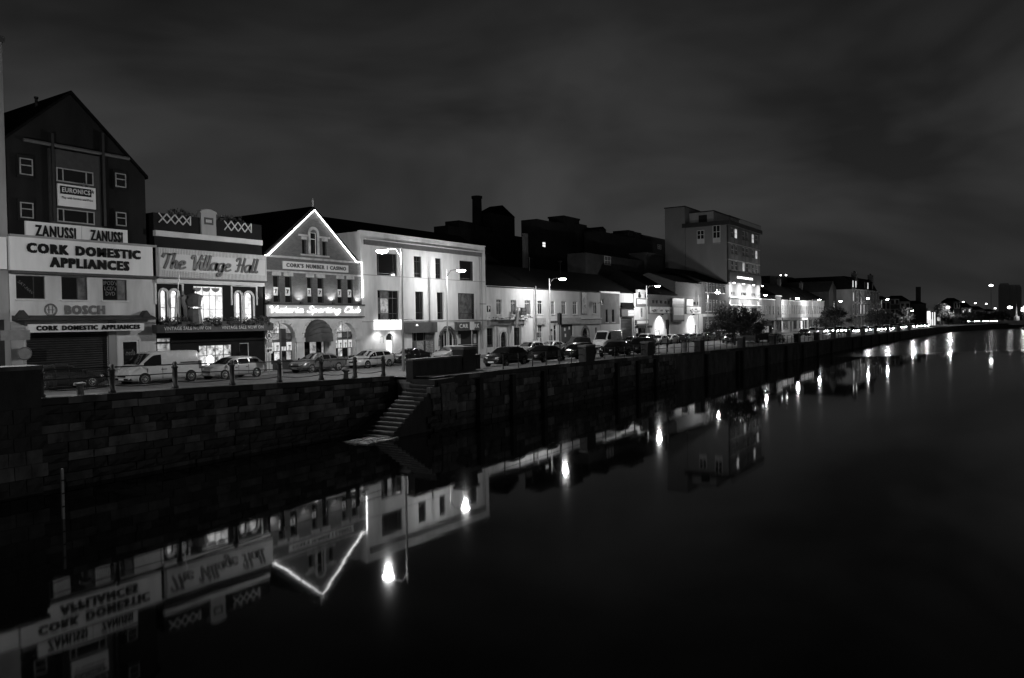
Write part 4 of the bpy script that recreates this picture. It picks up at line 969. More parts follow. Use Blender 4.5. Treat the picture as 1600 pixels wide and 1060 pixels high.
cs = [(i * .32, R.uniform(-.1, .1), R.uniform(-.1, .12), .6) for i in range(28)]; foliage(600, clumps(cs, .12), .06, leafm, None, 'leaves', garl)
sgn = thing('hanging_sign', 'dark square hanging sign with a pale oval on the pale two-storey front', 'sign', (69.05 + q_(818, 488, -.5)[0], 47.5, 2.9))
a = q_(814.3, 481, -.5); b = q_(824, 492.6, -.5)
MB().box(-.6, .6, -.04, .04, b[1], a[1]).build('board', blackp, sgn); P = [(.35 * math.cos(t * math.pi / 8), (a[1] * .7 + b[1] * .3) + .2 * math.sin(t * math.pi / 8)) for t in range(16)]
MB().prism(P, -.06, -.04).build('oval', lgrey, sgn); MB().box(-.5, .5, -.06, -.04, b[1] + .2, b[1] + .3).build('stripe', lgrey, sgn); MB().tube([(-.6, 0, a[1]), (-.6, .5, a[1])], .03, 5).build('bracket', dmetal, sgn)
flg = thing('folded_flag', 'grey drooping flag on a slanting pole over the pub fascia', 'flag', (69.05 + q_(810, 488, -.6)[0], 47.4, 2.9 + q_(812, 482, -.6)[1]))
MB().tube([(-.1, 0, .0), (.15, .6, -.7)], .025, 5).build('pole', dmetal, flg); MB().prism([(-.1, .1), (.0, .1), (.05, -1.0), (-.3, -2.1), (-.62, -2.2), (-.55, -1.5)], -.05, .06).build('cloth', signg, flg)

b6 = Bld('shop_building', 'pale two-storey shop with a gridded display window and dark garage gate', 69.05 + e5 + .03, 2.9)
r_, q_ = b6.r, b6.q; e6 = q_(905.2, 480)[0]
ww = level([r_(840, 470, 847.6, 491.7), r_(861, 470.3, 867, 491), r_(877.3, 471, 884.7, 491), r_(895, 471.5, 902.2, 491)])
gg = [r_(838, 508.5, 847.6, 532), r_(865, 508, 870, 536), r_(876.5, 508, 895.7, 540)]
gg = [(.35, gg[0][1], .9, gg[0][3]), (gg[1][0], gg[1][1], 0, gg[1][3]), (gg[2][0], gg[2][1], 0, gg[0][3])]
wall(b6, cream, 0, e6, 0, z5 - .03, ww + gg, 10); simple_win(b6, ww, pm=[glass, glass2, glass2, glass2])
window(b6, gg[0], (.33, .66), (.3, .62), fwhite, [glass2, room2, glass2, glass, glass], .1, .06); window(b6, gg[1], (), (.8,), fwhite, glass, .1, name='door')
gt = MB()
for k in range(14): gt.box(gg[2][0] + (gg[2][1] - gg[2][0]) * k / 14 + .01, gg[2][0] + (gg[2][1] - gg[2][0]) * (k + 1) / 14 - .01, .1, .14, 0, gg[2][3])
gt.build('garage_gate', mat('gate_paint', .06, .6), b6.e)
for i, (fx, fz_) in enumerate(((.3, .8), (.35, .55), (.68, .85))): b6.box('notice', signw, (gg[2][0] + (gg[2][1] - gg[2][0]) * fx, gg[2][0] + (gg[2][1] - gg[2][0]) * (fx + .1), gg[2][3] * fz_ - .2, gg[2][3] * fz_ + .2), .07, .1)
zf = gg[0][3] + .08
b6.box('fascia', mat('fascia_pale', .35, .6), (.02, q_(850.6, 505)[0], zf, zf + .8), -.22, 0); text('VALUE', b6.e, (1.0, 2.6, zf + .2, zf + .6), -.24, lgrey, .02) if False else None
b6.box('fascia', mat('fascia_pale'), (q_(874.4, 505)[0], e6 - .05, zf, zf + .8), -.22, 0)
b6.box('name_letters_board', fwhite, (q_(856, 505)[0], q_(872.5, 505)[0], zf + .05, zf + .6), -.06, 0); lr = (q_(858.5, 505)[0], q_(871.5, 505)[0], zf + .15, zf + .42)
for k in range(7): b6.box('raised_letter', lblack, (lr[0] + (lr[1] - lr[0]) * k / 7, lr[0] + (lr[1] - lr[0]) * (k + .65) / 7, lr[2], lr[3]), -.1, -.06)
pipe(b6, 836.2, 447, 530, signg, .07); b6.box('meter_box', lgrey, (gg[1][0] - 1.2, gg[1][0] - .6, 1.0, 1.8), -.15, 0); b6.box('lantern', blackp, (gg[1][0] - .9, gg[1][0] - .7, 2.3, 2.6), -.2, 0)
b7 = Bld('shop_building', 'pale house with an arched doorway and a tall banner beside the grey house', 69.05 + e5 + .03 + e6 + .03, 2.9)
r_, q_ = b7.r, b7.q; e7 = q_(938, 480)[0]
ww = [r_(927, 472.7, 933.2, 490.5)]; gg = [r_(909.6, 512.5, 919.5, 540) + ('a',), r_(930, 512, 933.6, 536)]
gg = [(gg[0][0], gg[0][1], 0, gg[0][3], 'a'), (gg[1][0], gg[1][1], 0, gg[1][3])]
wall(b7, cream, 0, e7, 0, z5 - .06, ww + gg, 10); simple_win(b7, ww); window(b7, gg[0][:4], (.5,), (.5,), fdark, glass, .12, ar=True, name='door'); window(b7, gg[1], (), (), fdark, glass, .12)
arch_ring(b7, gg[0][:4], .3, mat('arch_stone', .2, .8), -.06); fz0 = q_(906, 507)[1]; b7.box('fascia_band', mat('fascia_pale'), (0, e7, fz0, fz0 + .7), -.15, 0); b7.box('cornice', fwhite, (0, e7, fz0 + .7, fz0 + .82), -.25, 0)
bn = r_(909.4, 458, 916.8, 490.5, -.1); bo = b7.box('banner', mat('banner_cloth', .45, .6, var=.5, scale=1.5), bn, -.12, -.06); b7.box('banner_frame', blackp, (bn[0] - .12, bn[1] + .12, bn[2] - .1, bn[3] + .1), -.055, 0)
cxb = (bn[0] + bn[1]) / 2; P = [(cxb + .3 * math.cos(t * math.pi / 6), bn[3] - 1.0 + .42 * math.sin(t * math.pi / 6)) for t in range(12)]
MB().prism(P, -.14, -.12).build('banner_motif', lgrey, bo); MB().prism([(cxb - .15, bn[3] - 1.6), (cxb + .4, bn[3] - 1.5), (cxb + .35, bn[2] + .7), (cxb - .3, bn[2] + 1.0)], -.14, -.12).build('banner_motif', lgrey, bo)
sd = thing('satellite_dish', 'small round dish on the corner of the pale house beside the grey house', 'satellite dish', (69.05 + e5 + e6 + .06 + q_(934.5, 472)[0], 47.4, 2.9 + q_(934.5, 472)[1]))
MB().lathe([(.05, .12), (.25, .06), (.42, -.06), (.40, -.08), (.2, .03)], axis='y').build('dish', metal, sd); MB().tube([(0, .1, 0), (0, .6, -.2)], .03, 5).build('arm', dmetal, sd)
uR = 69.05
lr_ = Bld('row_roof_block', 'dark slate-roofed block rising directly behind the pale two-storey row', uR, 2.9, 48.6, cat='building')
MB().prism([(-.4, z5 - .02), (-.4, z5 + .12), (5.2, z5 + 3.1), (11, z5 + .1), (11, 0), (10.5, 0), (10.5, z5 - .02)], 0, e5 + e6 + e7 + 12, 'x').build('roof', slate, lr_.e)

for B_, w_b in ((b5, e5), (b6, e6), (b7, e7)):
    MB().tube([(.1, -.12, z5 - .1), (w_b - .1, -.12, z5 - .1)], .06, 5).build('gutter', dmetal, B_.e)
for u, y in ((6, 3.5), (17, 4.2), (24.5, 3.8)):
    a_ = MB().tube([(u, y, z5 + 1.5), (u, y, z5 + 4.4)], .03, 4).tube([(u - .6, y, z5 + 4.2), (u + .7, y, z5 + 4.25)], .02, 4)
    for k in range(5): a_.tube([(u - .5 + k * .25, y - .25, z5 + 4.2 + .01 * k), (u - .5 + k * .25, y + .25, z5 + 4.2 + .01 * k)], .012, 4)
    a_.build('aerial', dmetal, lr_.e)

# ---- grey house, narrow shop, stepped white house, banner building
uA = 69.05 + e5 + e6 + e7 + .1
b8 = Bld('grey_house', 'small grey rendered house with two narrow windows and pale lower half', uA, 2.88)
r_, q_ = b8.r, b8.q; w8 = q_(968, 480)[0]; z8 = q_(940, 458)[1]
ww = level([r_(946.3, 483.8, 949.9, 503.6), r_(956, 483.8, 959.9, 503.6)])
wall(b8, mat('mid_render', .2, .85, var=.3, scale=.7), 0, w8, 0, z8, ww, 10); simple_win(b8, ww, fdark, glass, (), (.5,))
zp = q_(950, 507)[1]; b8.box('lower_band', cream, (0, w8, 0, zp), -.03, 0); b8.box('parapet', fwhite, (0, w8, z8, z8 + .25), -.06, .3)
b9 = Bld('narrow_shop', 'narrow pale shop with a dark tiled hood and closed roller shutter', uA + w8 + .02, 2.88)
r_, q_ = b9.r, b9.q; w9 = q_(990.7, 480)[0]; sh9 = r_(969.8, 497, 988.5, 535); sh9 = (max(.15, sh9[0]), sh9[1], 0, sh9[3])
wall(b9, cream, 0, w9, 0, z8 + .1, [sh9], 10); b = MB()
for k in range(18): b.prism([(.14, sh9[3] * k / 18), (.09, sh9[3] * (k + .5) / 18), (.14, sh9[3] * (k + 1) / 18)], sh9[0], sh9[1], 'x')
b.build('roller_shutter', blackp, b9.e)
h9 = r_(969.5, 475, 988.8, 480.5); b = MB()
for k in range(9):
    a = max(.1, h9[0]); w = (h9[1] - a) / 9; b.prism([(-.35, h9[2] - .1), (0, h9[3] + .2), (0, h9[2] - .1)], a + w * k + .02, a + w * (k + 1) - .02, 'x')
b.build('tiled_hood', slate, b9.e)
s9 = r_(969.5, 484, 989, 494.5); s9 = (max(.1, s9[0]), s9[1], s9[2], s9[3]); b9.box('sign_board', lgrey, s9, -.2, -.02); mid = (s9[0] + s9[1]) / 2
for k, (a, b_) in enumerate(((.3, .55), (.75, 1.0))): b9.box('sign_strip', signw, (mid, s9[1] - .1, s9[2] + (s9[3] - s9[2]) * (a - .25), s9[2] + (s9[3] - s9[2]) * (b_ - .1)), -.22, -.2)
b9.box('pilaster', white, (w9 - .35, w9, 0, z8 + .1), -.12, 0)
b10 = Bld('stepped_house', 'narrow white house with a stepped top and framed signboard', uA + w8 + w9 + .05, 2.88)
r_, q_ = b10.r, b10.q; w10 = q_(1012.5, 480)[0]; z10 = q_(992, 459)[1]
wn10 = r_(1001, 481.5, 1005.2, 496); g10 = r_(993.5, 511, 1009, 535)
wall(b10, white, 0, w10, 0, z10, [wn10, (g10[0], g10[1], 0, g10[3])], 10); simple_win(b10, [wn10], fwhite, glass)
tb = r_(997, 452.6, 1009, 465.7); b10.box('raised_parapet', cream, (tb[0], tb[1], z10, tb[3]), 0, .4)
for px in (998, 1008.5): u = q_(px, 463)[0]; MB().lathe([(.25, 0), (.3, .3), (.12, .7), (.2, .9)], u, -.1, z10 - .6, 8).build('urn', blackp, b10.e)
s10 = r_(993, 467, 1011, 475); b10.box('sign_frame', lgrey, (max(.05, s10[0]), s10[1], s10[2] - .4, s10[3] + .1), -.15, -.01)
b = MB(); k0 = max(.3, s10[0] + .3); n = 6
for k in range(n): b.box(k0 + (s10[1] - .3 - k0) * k / n, k0 + (s10[1] - .3 - k0) * (k + .8) / n, -.19, -.15, s10[2] - .05, s10[3] - .1)
b.build('sign_panel', signw, b10.e)
f10 = r_(992, 500, 1011.4, 508); b10.box('fascia', lgrey, (.05, f10[1], f10[2], f10[3]), -.3, 0); b10.box('fascia_letters', signw, (.4, f10[1] - .4, f10[2] + .25, f10[3] - .15), -.33, -.3)
b10.box('canopy', blackp, (0, w10, f10[2] - .45, f10[2] - .1), -.7, 0); window(b10, (g10[0], g10[1], 0, g10[3]), (.3, .6), (.6,), fdark, [glass, glass2, glass, room2, glass, glass2], .12)
uB = uA + w8 + w9 + w10 + .1
b11 = Bld('banner_building', 'wide dark brick building with printed banners over a white floodlit base', uB, 2.86)
r_, q_ = b11.r, b11.q; w11 = q_(1098, 480)[0]; zt11 = q_(1014, 460)[1]; zb11 = q_(1016, 491)[1]
tall = []
for px in (1019, 1024.5, 1031, 1038, 1044, 1074, 1083.5, 1089):
    u = q_(px, 470)[0]; tall.append((u, u + 1.1, zb11 + 1.7, zt11 - .9))
dg = [r_(1041.5, 508, 1047, 535), r_(1085.5, 508, 1088.5, 535), r_(1024, 515, 1031, 535), r_(1075.5, 512, 1084, 535)]
dg = [(d[0], d[1], 0, d[3]) for d in dg]
wall(b11, mat('mid_brick', .1, .85, kind='brick'), 0, w11, zb11, zt11, tall, 14, back=True)
wall(b11, mat('base_render', .45, .8, var=.25, scale=.5, streak=3), 0, w11, 0, zb11, dg, 14)
for t_ in tall: window(b11, t_, (.5,), (.3, .6), fdark, glass, .14, split=False)
for i, d in enumerate(dg): window(b11, d, (), (.8,), fdark, glass if i < 2 else room1, .12, name='door')
def banner(B, r, name='banner', seed=0):
    o = B.box(name, mat('banner_print', .55, .6, var=.35, scale=1.2), r, -.16, -.02); rr = random.Random(seed)
    for k in range(12):
        a = rr.uniform(r[0] + .2, r[1] - 1.2); c = rr.uniform(r[2] + .15, r[3] - .55); MB().box(a, a + rr.uniform(.3, 1.1), -.18, -.16, c, c + rr.uniform(.12, .35)).build('banner_print_mark', lgrey if k % 3 else lblack, o)
banner(b11, r_(1015, 479.5, 1050, 490), seed=1); bb = r_(1051, 477, 1069.3, 502.5, -.4)
MB().box(bb[0], bb[1], -.4, 0, bb[2], zt11 - .5).build('bay', blackp, b11.e); banner(b11, (bb[0] + .3, bb[1] - .3, bb[3] - 2.3, bb[3]), seed=2)
for k in b11.e.children:
    pass
MB().box(bb[0] + .3, bb[1] - .3, -.43, -.4, bb[2] + .3, bb[3]).build('bay_panel', signg, b11.e); MB().box(bb[0] + .5, bb[1] - .5, -.46, -.43, bb[3] - 1.7, bb[3] - .4).build('bay_sign', signw, b11.e)
b11.box('white_panel', signw, r_(1072, 468, 1082, 478), -.12, 0); banner(b11, r_(1071.8, 479.5, 1094, 490.5), seed=3)
for px in (1030, 1079):
    u, z = q_(px, 492); fx = MB().box(u - .2, u + .2, -.75, -.45, z - .1, z + .1).build('floodlight', blackp, b11.e)
    MB().tube([(u, 0, z + .1), (u, -.6, z + .15)], .03, 5).build('bracket', dmetal, fx)
    ld = bpy.data.lights.new('flood', 'SPOT'); ld.energy = 2600; ld.spot_size = math.radians(135); ld.spot_blend = 1.; ld.shadow_soft_size = .15
    lo = base_obj('flood_beam', ld, fx, (u, -1.0, z - .15)); lo.rotation_euler = (math.radians(20), 0, 0)
zr11 = q_(1043, 416, 8)[1]
MB().prism([(-.4, zt11), (-.4, zt11 + .2), (7, zt11 + 4.4), (14, zt11 + .2), (14, zt11)], 4, w11 - 14, 'x').build('roof', slate, b11.e)
MB().prism([(0, zt11), (10, zt11), (10, zt11 + 2.4), (5, zt11 + 4.2), (0, zt11 + 2.4)][0:5], w11 - 14 + .1, w11, 'x').build('attic', dbrick, b11.e)
pipe(b11, 1090.5, 462, 533, signg, .07)
uC = uB + w11 + .1
b12 = Bld('brick_block', 'dark brick three-storey block between the banner building and lit hotel', uC, 2.84)
r_, q_ = b12.r, b12.q; w12 = 155.4 - uC; zt12 = q_(1100, 441)[1]
ww = []
for i in range(6):
    u = 1.6 + i * (w12 - 3) / 6
    for (a, b_) in ((1.2, 3.4), (5.0, 7.2), (8.6, 10.4)): ww.append((u, u + 1.5, a, b_))
wall(b12, mat('mid_brick'), 0, w12, 0, zt12, ww, 14); simple_win(b12, ww, fwhite, [glass, glass2, glass], split=False); b12.box('sign_band', cream, (0, w12, 4.0, 4.5), -.12, 0)
roof(b12, 0, w12, zt12, zt12 + 3.0, 14)

# ---- the hotel
b13 = Bld('hotel_building', 'tall pale hotel block with a floodlit first floor and dark name band', 155.7, 2.75)
r_, q_ = b13.r, b13.q; w13 = q_(1187.5, 430)[0]; zH = q_(1139, 347)[1]; zH = 22.9
sideD = 9.6
zs0 = q_(1139, 424.3)[1]; zs1 = q_(1139, 441)[1]; zl = q_(1139, 464)[1]; zl2 = q_(1139, 476)[1]
rowz = [(q_(1141, 372.5)[1], q_(1141, 355)[1]), (q_(1141, 398.5)[1], q_(1141, 381.5)[1]), (q_(1141, 423.2)[1], q_(1141, 406.5)[1])]
rowz = [(a + .3, b_) for a, b_ in rowz]
cols = [q_(x, 380)[0] for x in (1142.2, 1148.3, 1160, 1165.5, 1174.8, 1180.3)]; ww = []
for a, b_ in rowz:
    for c in cols: ww.append((c, c + 1.9, a, b_))
f1 = []
for x0, x1 in ((1142.5, 1144.8), (1145.8, 1148), (1157.5, 1160), (1161, 1165.5), (1174.2, 1176.4), (1177.2, 1179.6)): f1.append((q_(x0, 455)[0], q_(x1, 455)[0], zl + .5, zs1 - 1.9))
g13 = []
for x0, x1 in ((1148, 1152), (1160, 1167), (1174, 1184)): g13.append((q_(x0, 490)[0], q_(x1, 490)[0], 2.8, zl2 - .6))
hm = mat('hotel_render', .24, .8, var=.15, scale=.3, streak=3)
wall(b13, hm, 0, w13, 0, zH, ww + f1 + g13, sideD, .25, back=False)
mb = MB(); mb.box(0, w13, .3, 13, 0, zH); mb.build('body', hm, b13.e)
wi = 0
for a, b_ in rowz:
    for c in cols:
        lit = wi in (1, 4, 11, 14); wi += 1
        window(b13, (c, c + 1.9, a, b_), (.5,), (.5,), fwhite, (roomf if lit else glass), .12, .09, split=False)
        b13.box('spandrel_panel', signg, (c + .02, c + 1.88, a - 1.0, a - .02), -.03, .01)
for w in f1 + g13: window(b13, w, (.5,), (), fdark, glass, .16, .12, split=False)
b13.box('name_band', blackp, (-.05, w13 + .05, zs1, zs0), -.25, 0)
q1 = q_(1152, 433, -.3)[0]; q2 = q_(1176.3, 433, -.3)[0]; text('LEISUREPLEX', b13.e, (q1, q2, zs1 + .95, zs0 - .8), -.3, mat('lit_letters', emit=3.), .09)
for z in (zl, zl2): b13.box('ledge', fwhite, (-.1, w13 + .1, z - .18, z + .05), -.3, 0)
for z in (rowz[0][0] - 1.25, rowz[1][0] - 1.25): b13.box('string_course', fwhite, (0, w13, z - .1, z + .1), -.04, .0); MB().box(-.04, 0, 0, sideD, z - .1, z + .1).build('string_course', hm, b13.e)
for px in (1140.5, 1155.5, 1171.5, 1185):
    u = q_(px, 455)[0]; fx = MB().box(u - .25, u + .25, -1.0, -.75, zs1 - .3, zs1 - .1).build('floodlight', spotm, b13.e)
    ld = bpy.data.lights.new('flood', 'SPOT'); ld.energy = 850; ld.spot_size = math.radians(165); ld.spot_blend = .4; ld.shadow_soft_size = .2
    lo = base_obj('flood_beam', ld, fx, (u, -2.2, zs1 - 1.6)); lo.rotation_euler = (math.radians(55), 0, 0)
    ld = bpy.data.lights.new('flood', 'SPOT'); ld.energy = 700; ld.spot_size = math.radians(60); ld.spot_blend = .6; ld.shadow_soft_size = .1
    lo = base_obj('flood_beam', ld, fx, (u, -.5, zl - .25)); lo.rotation_euler = (math.radians(14), 0, 0)
b = MB(); b.box(-.5, w13 + .5, -.5, 0, zH - .1, zH + .75).box(-.5, 0, 0, 9.6, zH - .1, zH + .75); b.box(0, w13, 0, 13, zH + .001, zH + .2); b.build('roof_edge', mat('roof_edge_paint', .03, .6), b13.e)
b = MB()
for i in range(26): b.box(w13 * i / 25 - .03, w13 * i / 25 + .03, -.3, -.24, zH + .75, zH + 1.75)
b.box(-.3, w13, -.3, -.24, zH + 1.7, zH + 1.78); b.build('roof_railing', dmetal, b13.e)
# side windows facing down the street
for (px0, py0, px1, py1, pn) in ((1089, 360.5, 1100.6, 374, False), (1113.6, 352.7, 1125.7, 372.4, True)):
    a = atU(px0, py0, 155.7); c = atU(px1, py1, 155.7); y0, y1 = c.y - 48, a.y - 48; z0, z1 = c.z - 2.75, a.z - 2.75
    z0 = min(z0, z1 - 1.8)
    b = MB(); b.box(-.06, .0, y0, y1, z0, z0 + .12).box(-.06, 0, y0, y1, z1 - .12, z1).box(-.06, 0, y0, y0 + .12, z0 + .12, z1 - .12).box(-.06, 0, y1 - .12, y1, z0 + .12, z1 - .12)
    ym = (y0 + y1) / 2; b.box(-.055, 0, ym - .06, ym + .06, z0 + .12, z1 - .12).box(-.05, 0, y0 + .12, y1 - .12, (z0 + z1) / 2 - .05, (z0 + z1) / 2 + .05)
    o = b.build('window', fwhite, b13.e); MB().box(-.03, -.01, y0 + .1, y1 - .1, z0 + .1, z1 - .1).build('pane', glass, o)
    MB().box(-.03, 0, y0, y1, z0 - 1.1, z0 - .02).build('spandrel_panel', cream, b13.e)
tz = atU(1041.6, 326.6, 155.7).z - 2.75
MB().box(-.4, 9, 9.0, 13.4, 0, tz).build('stair_tower', hm, b13.e); MB().box(-.5, 9.1, 8.9, 13.5, tz, tz + .2).build('tower_cap', blackp, b13.e)
MB().box(2.5, w13 - 3, 3.8, 9.0, zH + .2, zH + 3.2).build('penthouse', cream, b13.e); MB().box(2.3, w13 - 2.8, 3.6, 9.0, zH + 3.2, zH + 3.4).build('penthouse_roof', blackp, b13.e)
MB().box(2.45, 2.5, 5.2, 7.0, zH + .4, zH + 2.6).build('dark_window', blackp, b13.e)

# ---- terraces beyond the hotel
def terrace(u0, w, zt, cols_, rows_, m, label, cat='house', lit=(), roofh=3., ground=None, v=48., z0=2.7, dark=False, chim=1, ww_=1.1, name='terraced_house', hips=()):
    B = Bld(name, label, u0, z0, v, cat, 'terraced houses beyond the hotel' if cat == 'house' else None); ww = []
    for i in range(cols_):
        u = (i + .5) * w / cols_ - ww_ / 2
        for a, b_ in rows_: ww.append((u, u + ww_, a, b_))
    gr = [(w * .08, w * .42, .6, 2.9), (w * .5, w * .62, 0, 2.7), (w * .7, w * .92, .6, 2.9)]
    wall(B, m, 0, w, 0, zt, ww + gr, 10)
    for i, x in enumerate(ww): window(B, x, (.5,), (.5,), fwhite, room2 if i in lit else glass, .12, .07, split=False)
    for i, x in enumerate(gr): window(B, x, (), (), fdark, glass2 if i == 0 else glass, .12, .08, split=False, name='window' if i != 1 else 'door')
    B.box('fascia', mat('fascia_mid', .2, .6), (.2, w - .2, 3.1, 3.7), -.25, 0); B.box('eaves', fwhite, (0, w, zt - .2, zt), -.15, 0)
    if roofh: roof(B, 0, w, zt, zt + roofh, 10)
    for k in range(chim): chimney(B, w - 1.4 if k == 0 else 1, 4.4, 1.3, .8, zt + roofh * .5, zt + roofh + 1.6)
    return B
uD = 155.7 + w13 + .5
u1210 = atV(1211, 470, 48).x; u1221 = atV(1221, 470, 48).x
terrace(uD, u1210 - uD, 8.2, 4, [(4.4, 6.6)], greyr, 'grey two-storey house immediately right of the floodlit hotel', chim=0, roofh=3.5)
terrace(u1210 + .1, u1221 - u1210 - .2, 9.2, 1, [(4.4, 6.4)], dbrick, 'narrow dark brick house between the grey and pale terraces', chim=0, roofh=3.)
ed = [atV(x, 470, 48).x for x in (1221, 1247, 1262, 1279, 1299)]
tl = ['pale two-storey terrace house under the brightest far lamp', 'pale terrace house with a lit doorway canopy', 'pale terrace house with a broad chimney', 'pale end terrace house behind the second bushy tree']
for i in range(4):
    B = terrace(ed[i], ed[i + 1] - ed[i] - .1, 8.2 + .15 * i, [7, 5, 6, 6][i], [(4.5, 7.0)], [cream, white, cream, white][i], tl[i], chim=[1, 0, 1, 1][i], roofh=[4.5, 3.8, 4, 3.2][i], ww_=1.3, lit=(3,) if i == 1 else ())
    if i == 1:
        B.box('lit_canopy', mat('canopy_glow', emit=1.3), (3, 6.5, 3.0, 3.5), -1.1, -.3); B.box('lit_door', room1, (3.6, 5.6, 0, 2.7), .02, .1)
mx0 = atV(1203, 440, 62).x
bk = Bld('rounded_hall', 'dark flat-topped hall with a curved shoulder behind the far terrace', mx0, 2.5, 62)
k1 = bk.q(1249, 450)[0]; zt_ = bk.q(1203, 431)[1]; zl_ = bk.q(1250, 446)[1]
P = [(0, 0), (0, zt_), (k1 * .72, zt_ + .6)] + [(k1 * .72 + k1 * .28 * math.sin(t * math.pi / 12), zl_ + (zt_ + .6 - zl_) * math.cos(t * math.pi / 12)) for t in range(1, 7)] + [(k1, 0)]
MB().prism(P, 0, 20).build('wall', darkr, bk.e)
for px in (1225, 1233): q = bk.q(px, 430.5); MB().lathe([(.1, 0), (.28, .15), (.1, .4)], q[0], 1, q[1] - .1, 8).build('roof_lamp', spotm, bk.e)

# ---- mansard building
b14 = Bld('mansard_building', 'large dark classical building with mansard roof and tall chimneys at the quay bend', atV(1331, 480, 42).x, 2.4, 42, ang=-.06)
r_, q_ = b14.r, b14.q; w14 = q_(1372, 480)[0]; zc14 = q_(1331, 452)[1]; zm = q_(1331, 447)[1]; n = 8
ww = []; zr1 = (1.0, zc14 * .3); zr2 = (zc14 * .38, zc14 * .62); zr3 = (zc14 * .7, zc14 * .92)
for i in range(n):
    u = (i + .5) * w14 / n - 1.1
    for a, b_ in (zr1, zr2, zr3): ww.append((u, u + 2.2, a, b_))
wall(b14, stone if False else mat('far_stone', .22, .8, var=.4, scale=.4, streak=3), 0, w14, 0, zc14, ww, 22)
for i, x in enumerate(ww): window(b14, x, (.5,), (.5,), fwhite, roomf if i in (2, 7, 10) else glass, .15, .12, split=False)
for i in range(n + 1): u = i * w14 / n; b14.box('pilaster', mat('far_stone'), (u - .35, u + .35, 0, zc14), -.35, 0)
for z in (zc14 * .34, zc14 * .66, zc14): b14.box('cornice', mat('far_stone'), (-.3, w14 + .3, z - .3, z + .15), -.6, 0)
zR = q_(1340, 431.5)[1]
MB().prism([(.2, zc14 + .15), (2.2, zR - .2), (20, zR - .2), (22, zc14 + .15)], 0, w14, 'x').build('mansard_roof', slate, b14.e)
for i, u in enumerate((3, 7, w14 * .5, w14 * .62, w14 * .8)):
    o = MB().box(u - .9, u + .9, .3, 2.4, zc14 + .4, zc14 + 3.2).build('dormer', slate, b14.e); MB().box(u - .6, u + .6, .25, .3, zc14 + .7, zc14 + 2.8).build('dormer_window', roomf if i in (0, 1, 3) else glass, o)
for px, py in ((1343.5, 426), (1368, 430)):
    u, z = q_(px, py); chimney(b14, u - 1.2, 1, 2.6, 1.4, zc14, z, dbrick, 3)
bw_ = Bld('side_wing', 'dark wide gabled wing running back from the mansard building', atV(1331, 480, 42.2).x - 13, 2.4, 44.6)
zz = bw_.q(1300, 445, 14)[1]
MB().prism([(0, 0), (0, 11.8), (6.3, 15.3), (12.7, 12.5), (12.7, 0)], 2, 34).build('wall', darkr, bw_.e)
lw = Bld('shop_building', 'pale narrow-windowed building between the second bushy tree and mansard building', atV(1311, 480, 46).x, 2.45, 46)
w_ = atV(1330, 480, 46).x - lw.o[0]; ww = [((i + .5) * w_ / 9 - .7, (i + .5) * w_ / 9 + .7, a, b_) for i in range(9) for a, b_ in ((4.6, 6.6), (1, 3.4))]
wall(lw, white, 0, w_, 0, 7.9, ww, 9); [window(lw, x, (.5,), (.5,), fwhite, glass, .12, .08, split=False) for x in ww]; roof(lw, 0, w_, 7.9, 10.5, 9)
# ---- far right row along the bend, all well beyond the mansard building
def far_block(px0, px1, ytop, Zd, depth, m, name, label, z0=2.0, ridge=0., winr=0, lit=False, cat='building', group=None, ang=-.9, wm=None):
    f = Vector((CF.x, CF.y, 0)).normalized()
    def pt(px, py): d = ray(px, py); return Vector((0, 0, CAM_H)) + d * (Zd / (d.x * f.x + d.y * f.y))
    a = pt(px0, ytop); b_ = pt(px1, ytop); w = math.hypot(b_.x - a.x, b_.y - a.y); an = math.atan2(b_.y - a.y, b_.x - a.x)
    e = thing(name, label, cat, (a.x, a.y, z0), an, group); h = (a.z + b_.z) / 2 - z0
    MB().box(0, w, 0, depth, 0, h).build('wall', m, e)
    if ridge: MB().prism([(-.3, h), (depth / 2, h + ridge), (depth + .3, h)], -.2, w + .2, 'x').build('roof', slate, e)
    if winr:
        nw = max(2, int(w / 3.2))
        for r0 in range(winr):
            for i in range(nw):
                u = (i + .5) * w / nw; z = h * (r0 + .35) / winr
                o = MB().box(u - .8, u + .8, -.06, 0, z, z + h / winr * .5).build('window', fwhite, e); MB().box(u - .65, u + .65, -.09, -.06, z + .1, z + h / winr * .5 - .1).build('pane', (wm or roomf) if (lit and (i * 7 + r0 * 3) % 4 < 2) else glass, o)
    return e
far_block(1377.5, 1391, 470, 300, 14, greyr, 'terraced_house', 'small plain grey house touching the right side of the mansard building', ridge=2, winr=2)
far_block(1391, 1405, 466, 305, 14, darkr, 'terraced_house', 'dark far house with two stub chimneys behind the quay bend', winr=3, ridge=0)
far_block(1406, 1422, 471, 310, 14, greyr, 'terraced_house', 'far grey house with pale tall windows left of the low lamp', ridge=2.5, winr=2, lit=True)
far_block(1422, 1447, 475, 318, 16, darkr, 'warehouse', 'far dark warehouse below the distant brick stack', ridge=1.5)
e = far_block(1448, 1459.5, 482, 322, 12, white, 'lit_pavilion', 'small far white pavilion with columns that glow by themselves', winr=1, lit=True, wm=glowface)
for i in range(4): MB().box(i * .95 + .2, i * .95 + .45, -.5, -.25, 0, 5.6).build('column', glowface, e)  # columns emit light themselves in place of floodlighting
far_block(1462, 1480, 491, 345, 12, cream, 'terraced_house', 'low far pale building under the glowing tree', winr=1, lit=True)
far_block(1490, 1500, 471, 420, 12, darkr, 'far_house', 'narrow dark far house right of the glowing tree', ridge=2, winr=2, cat='house')
far_block(1502, 1519, 481, 420, 12, greyr, 'far_house', 'far pale-fronted house with faint lit windows', ridge=3, winr=2, lit=True, cat='house')
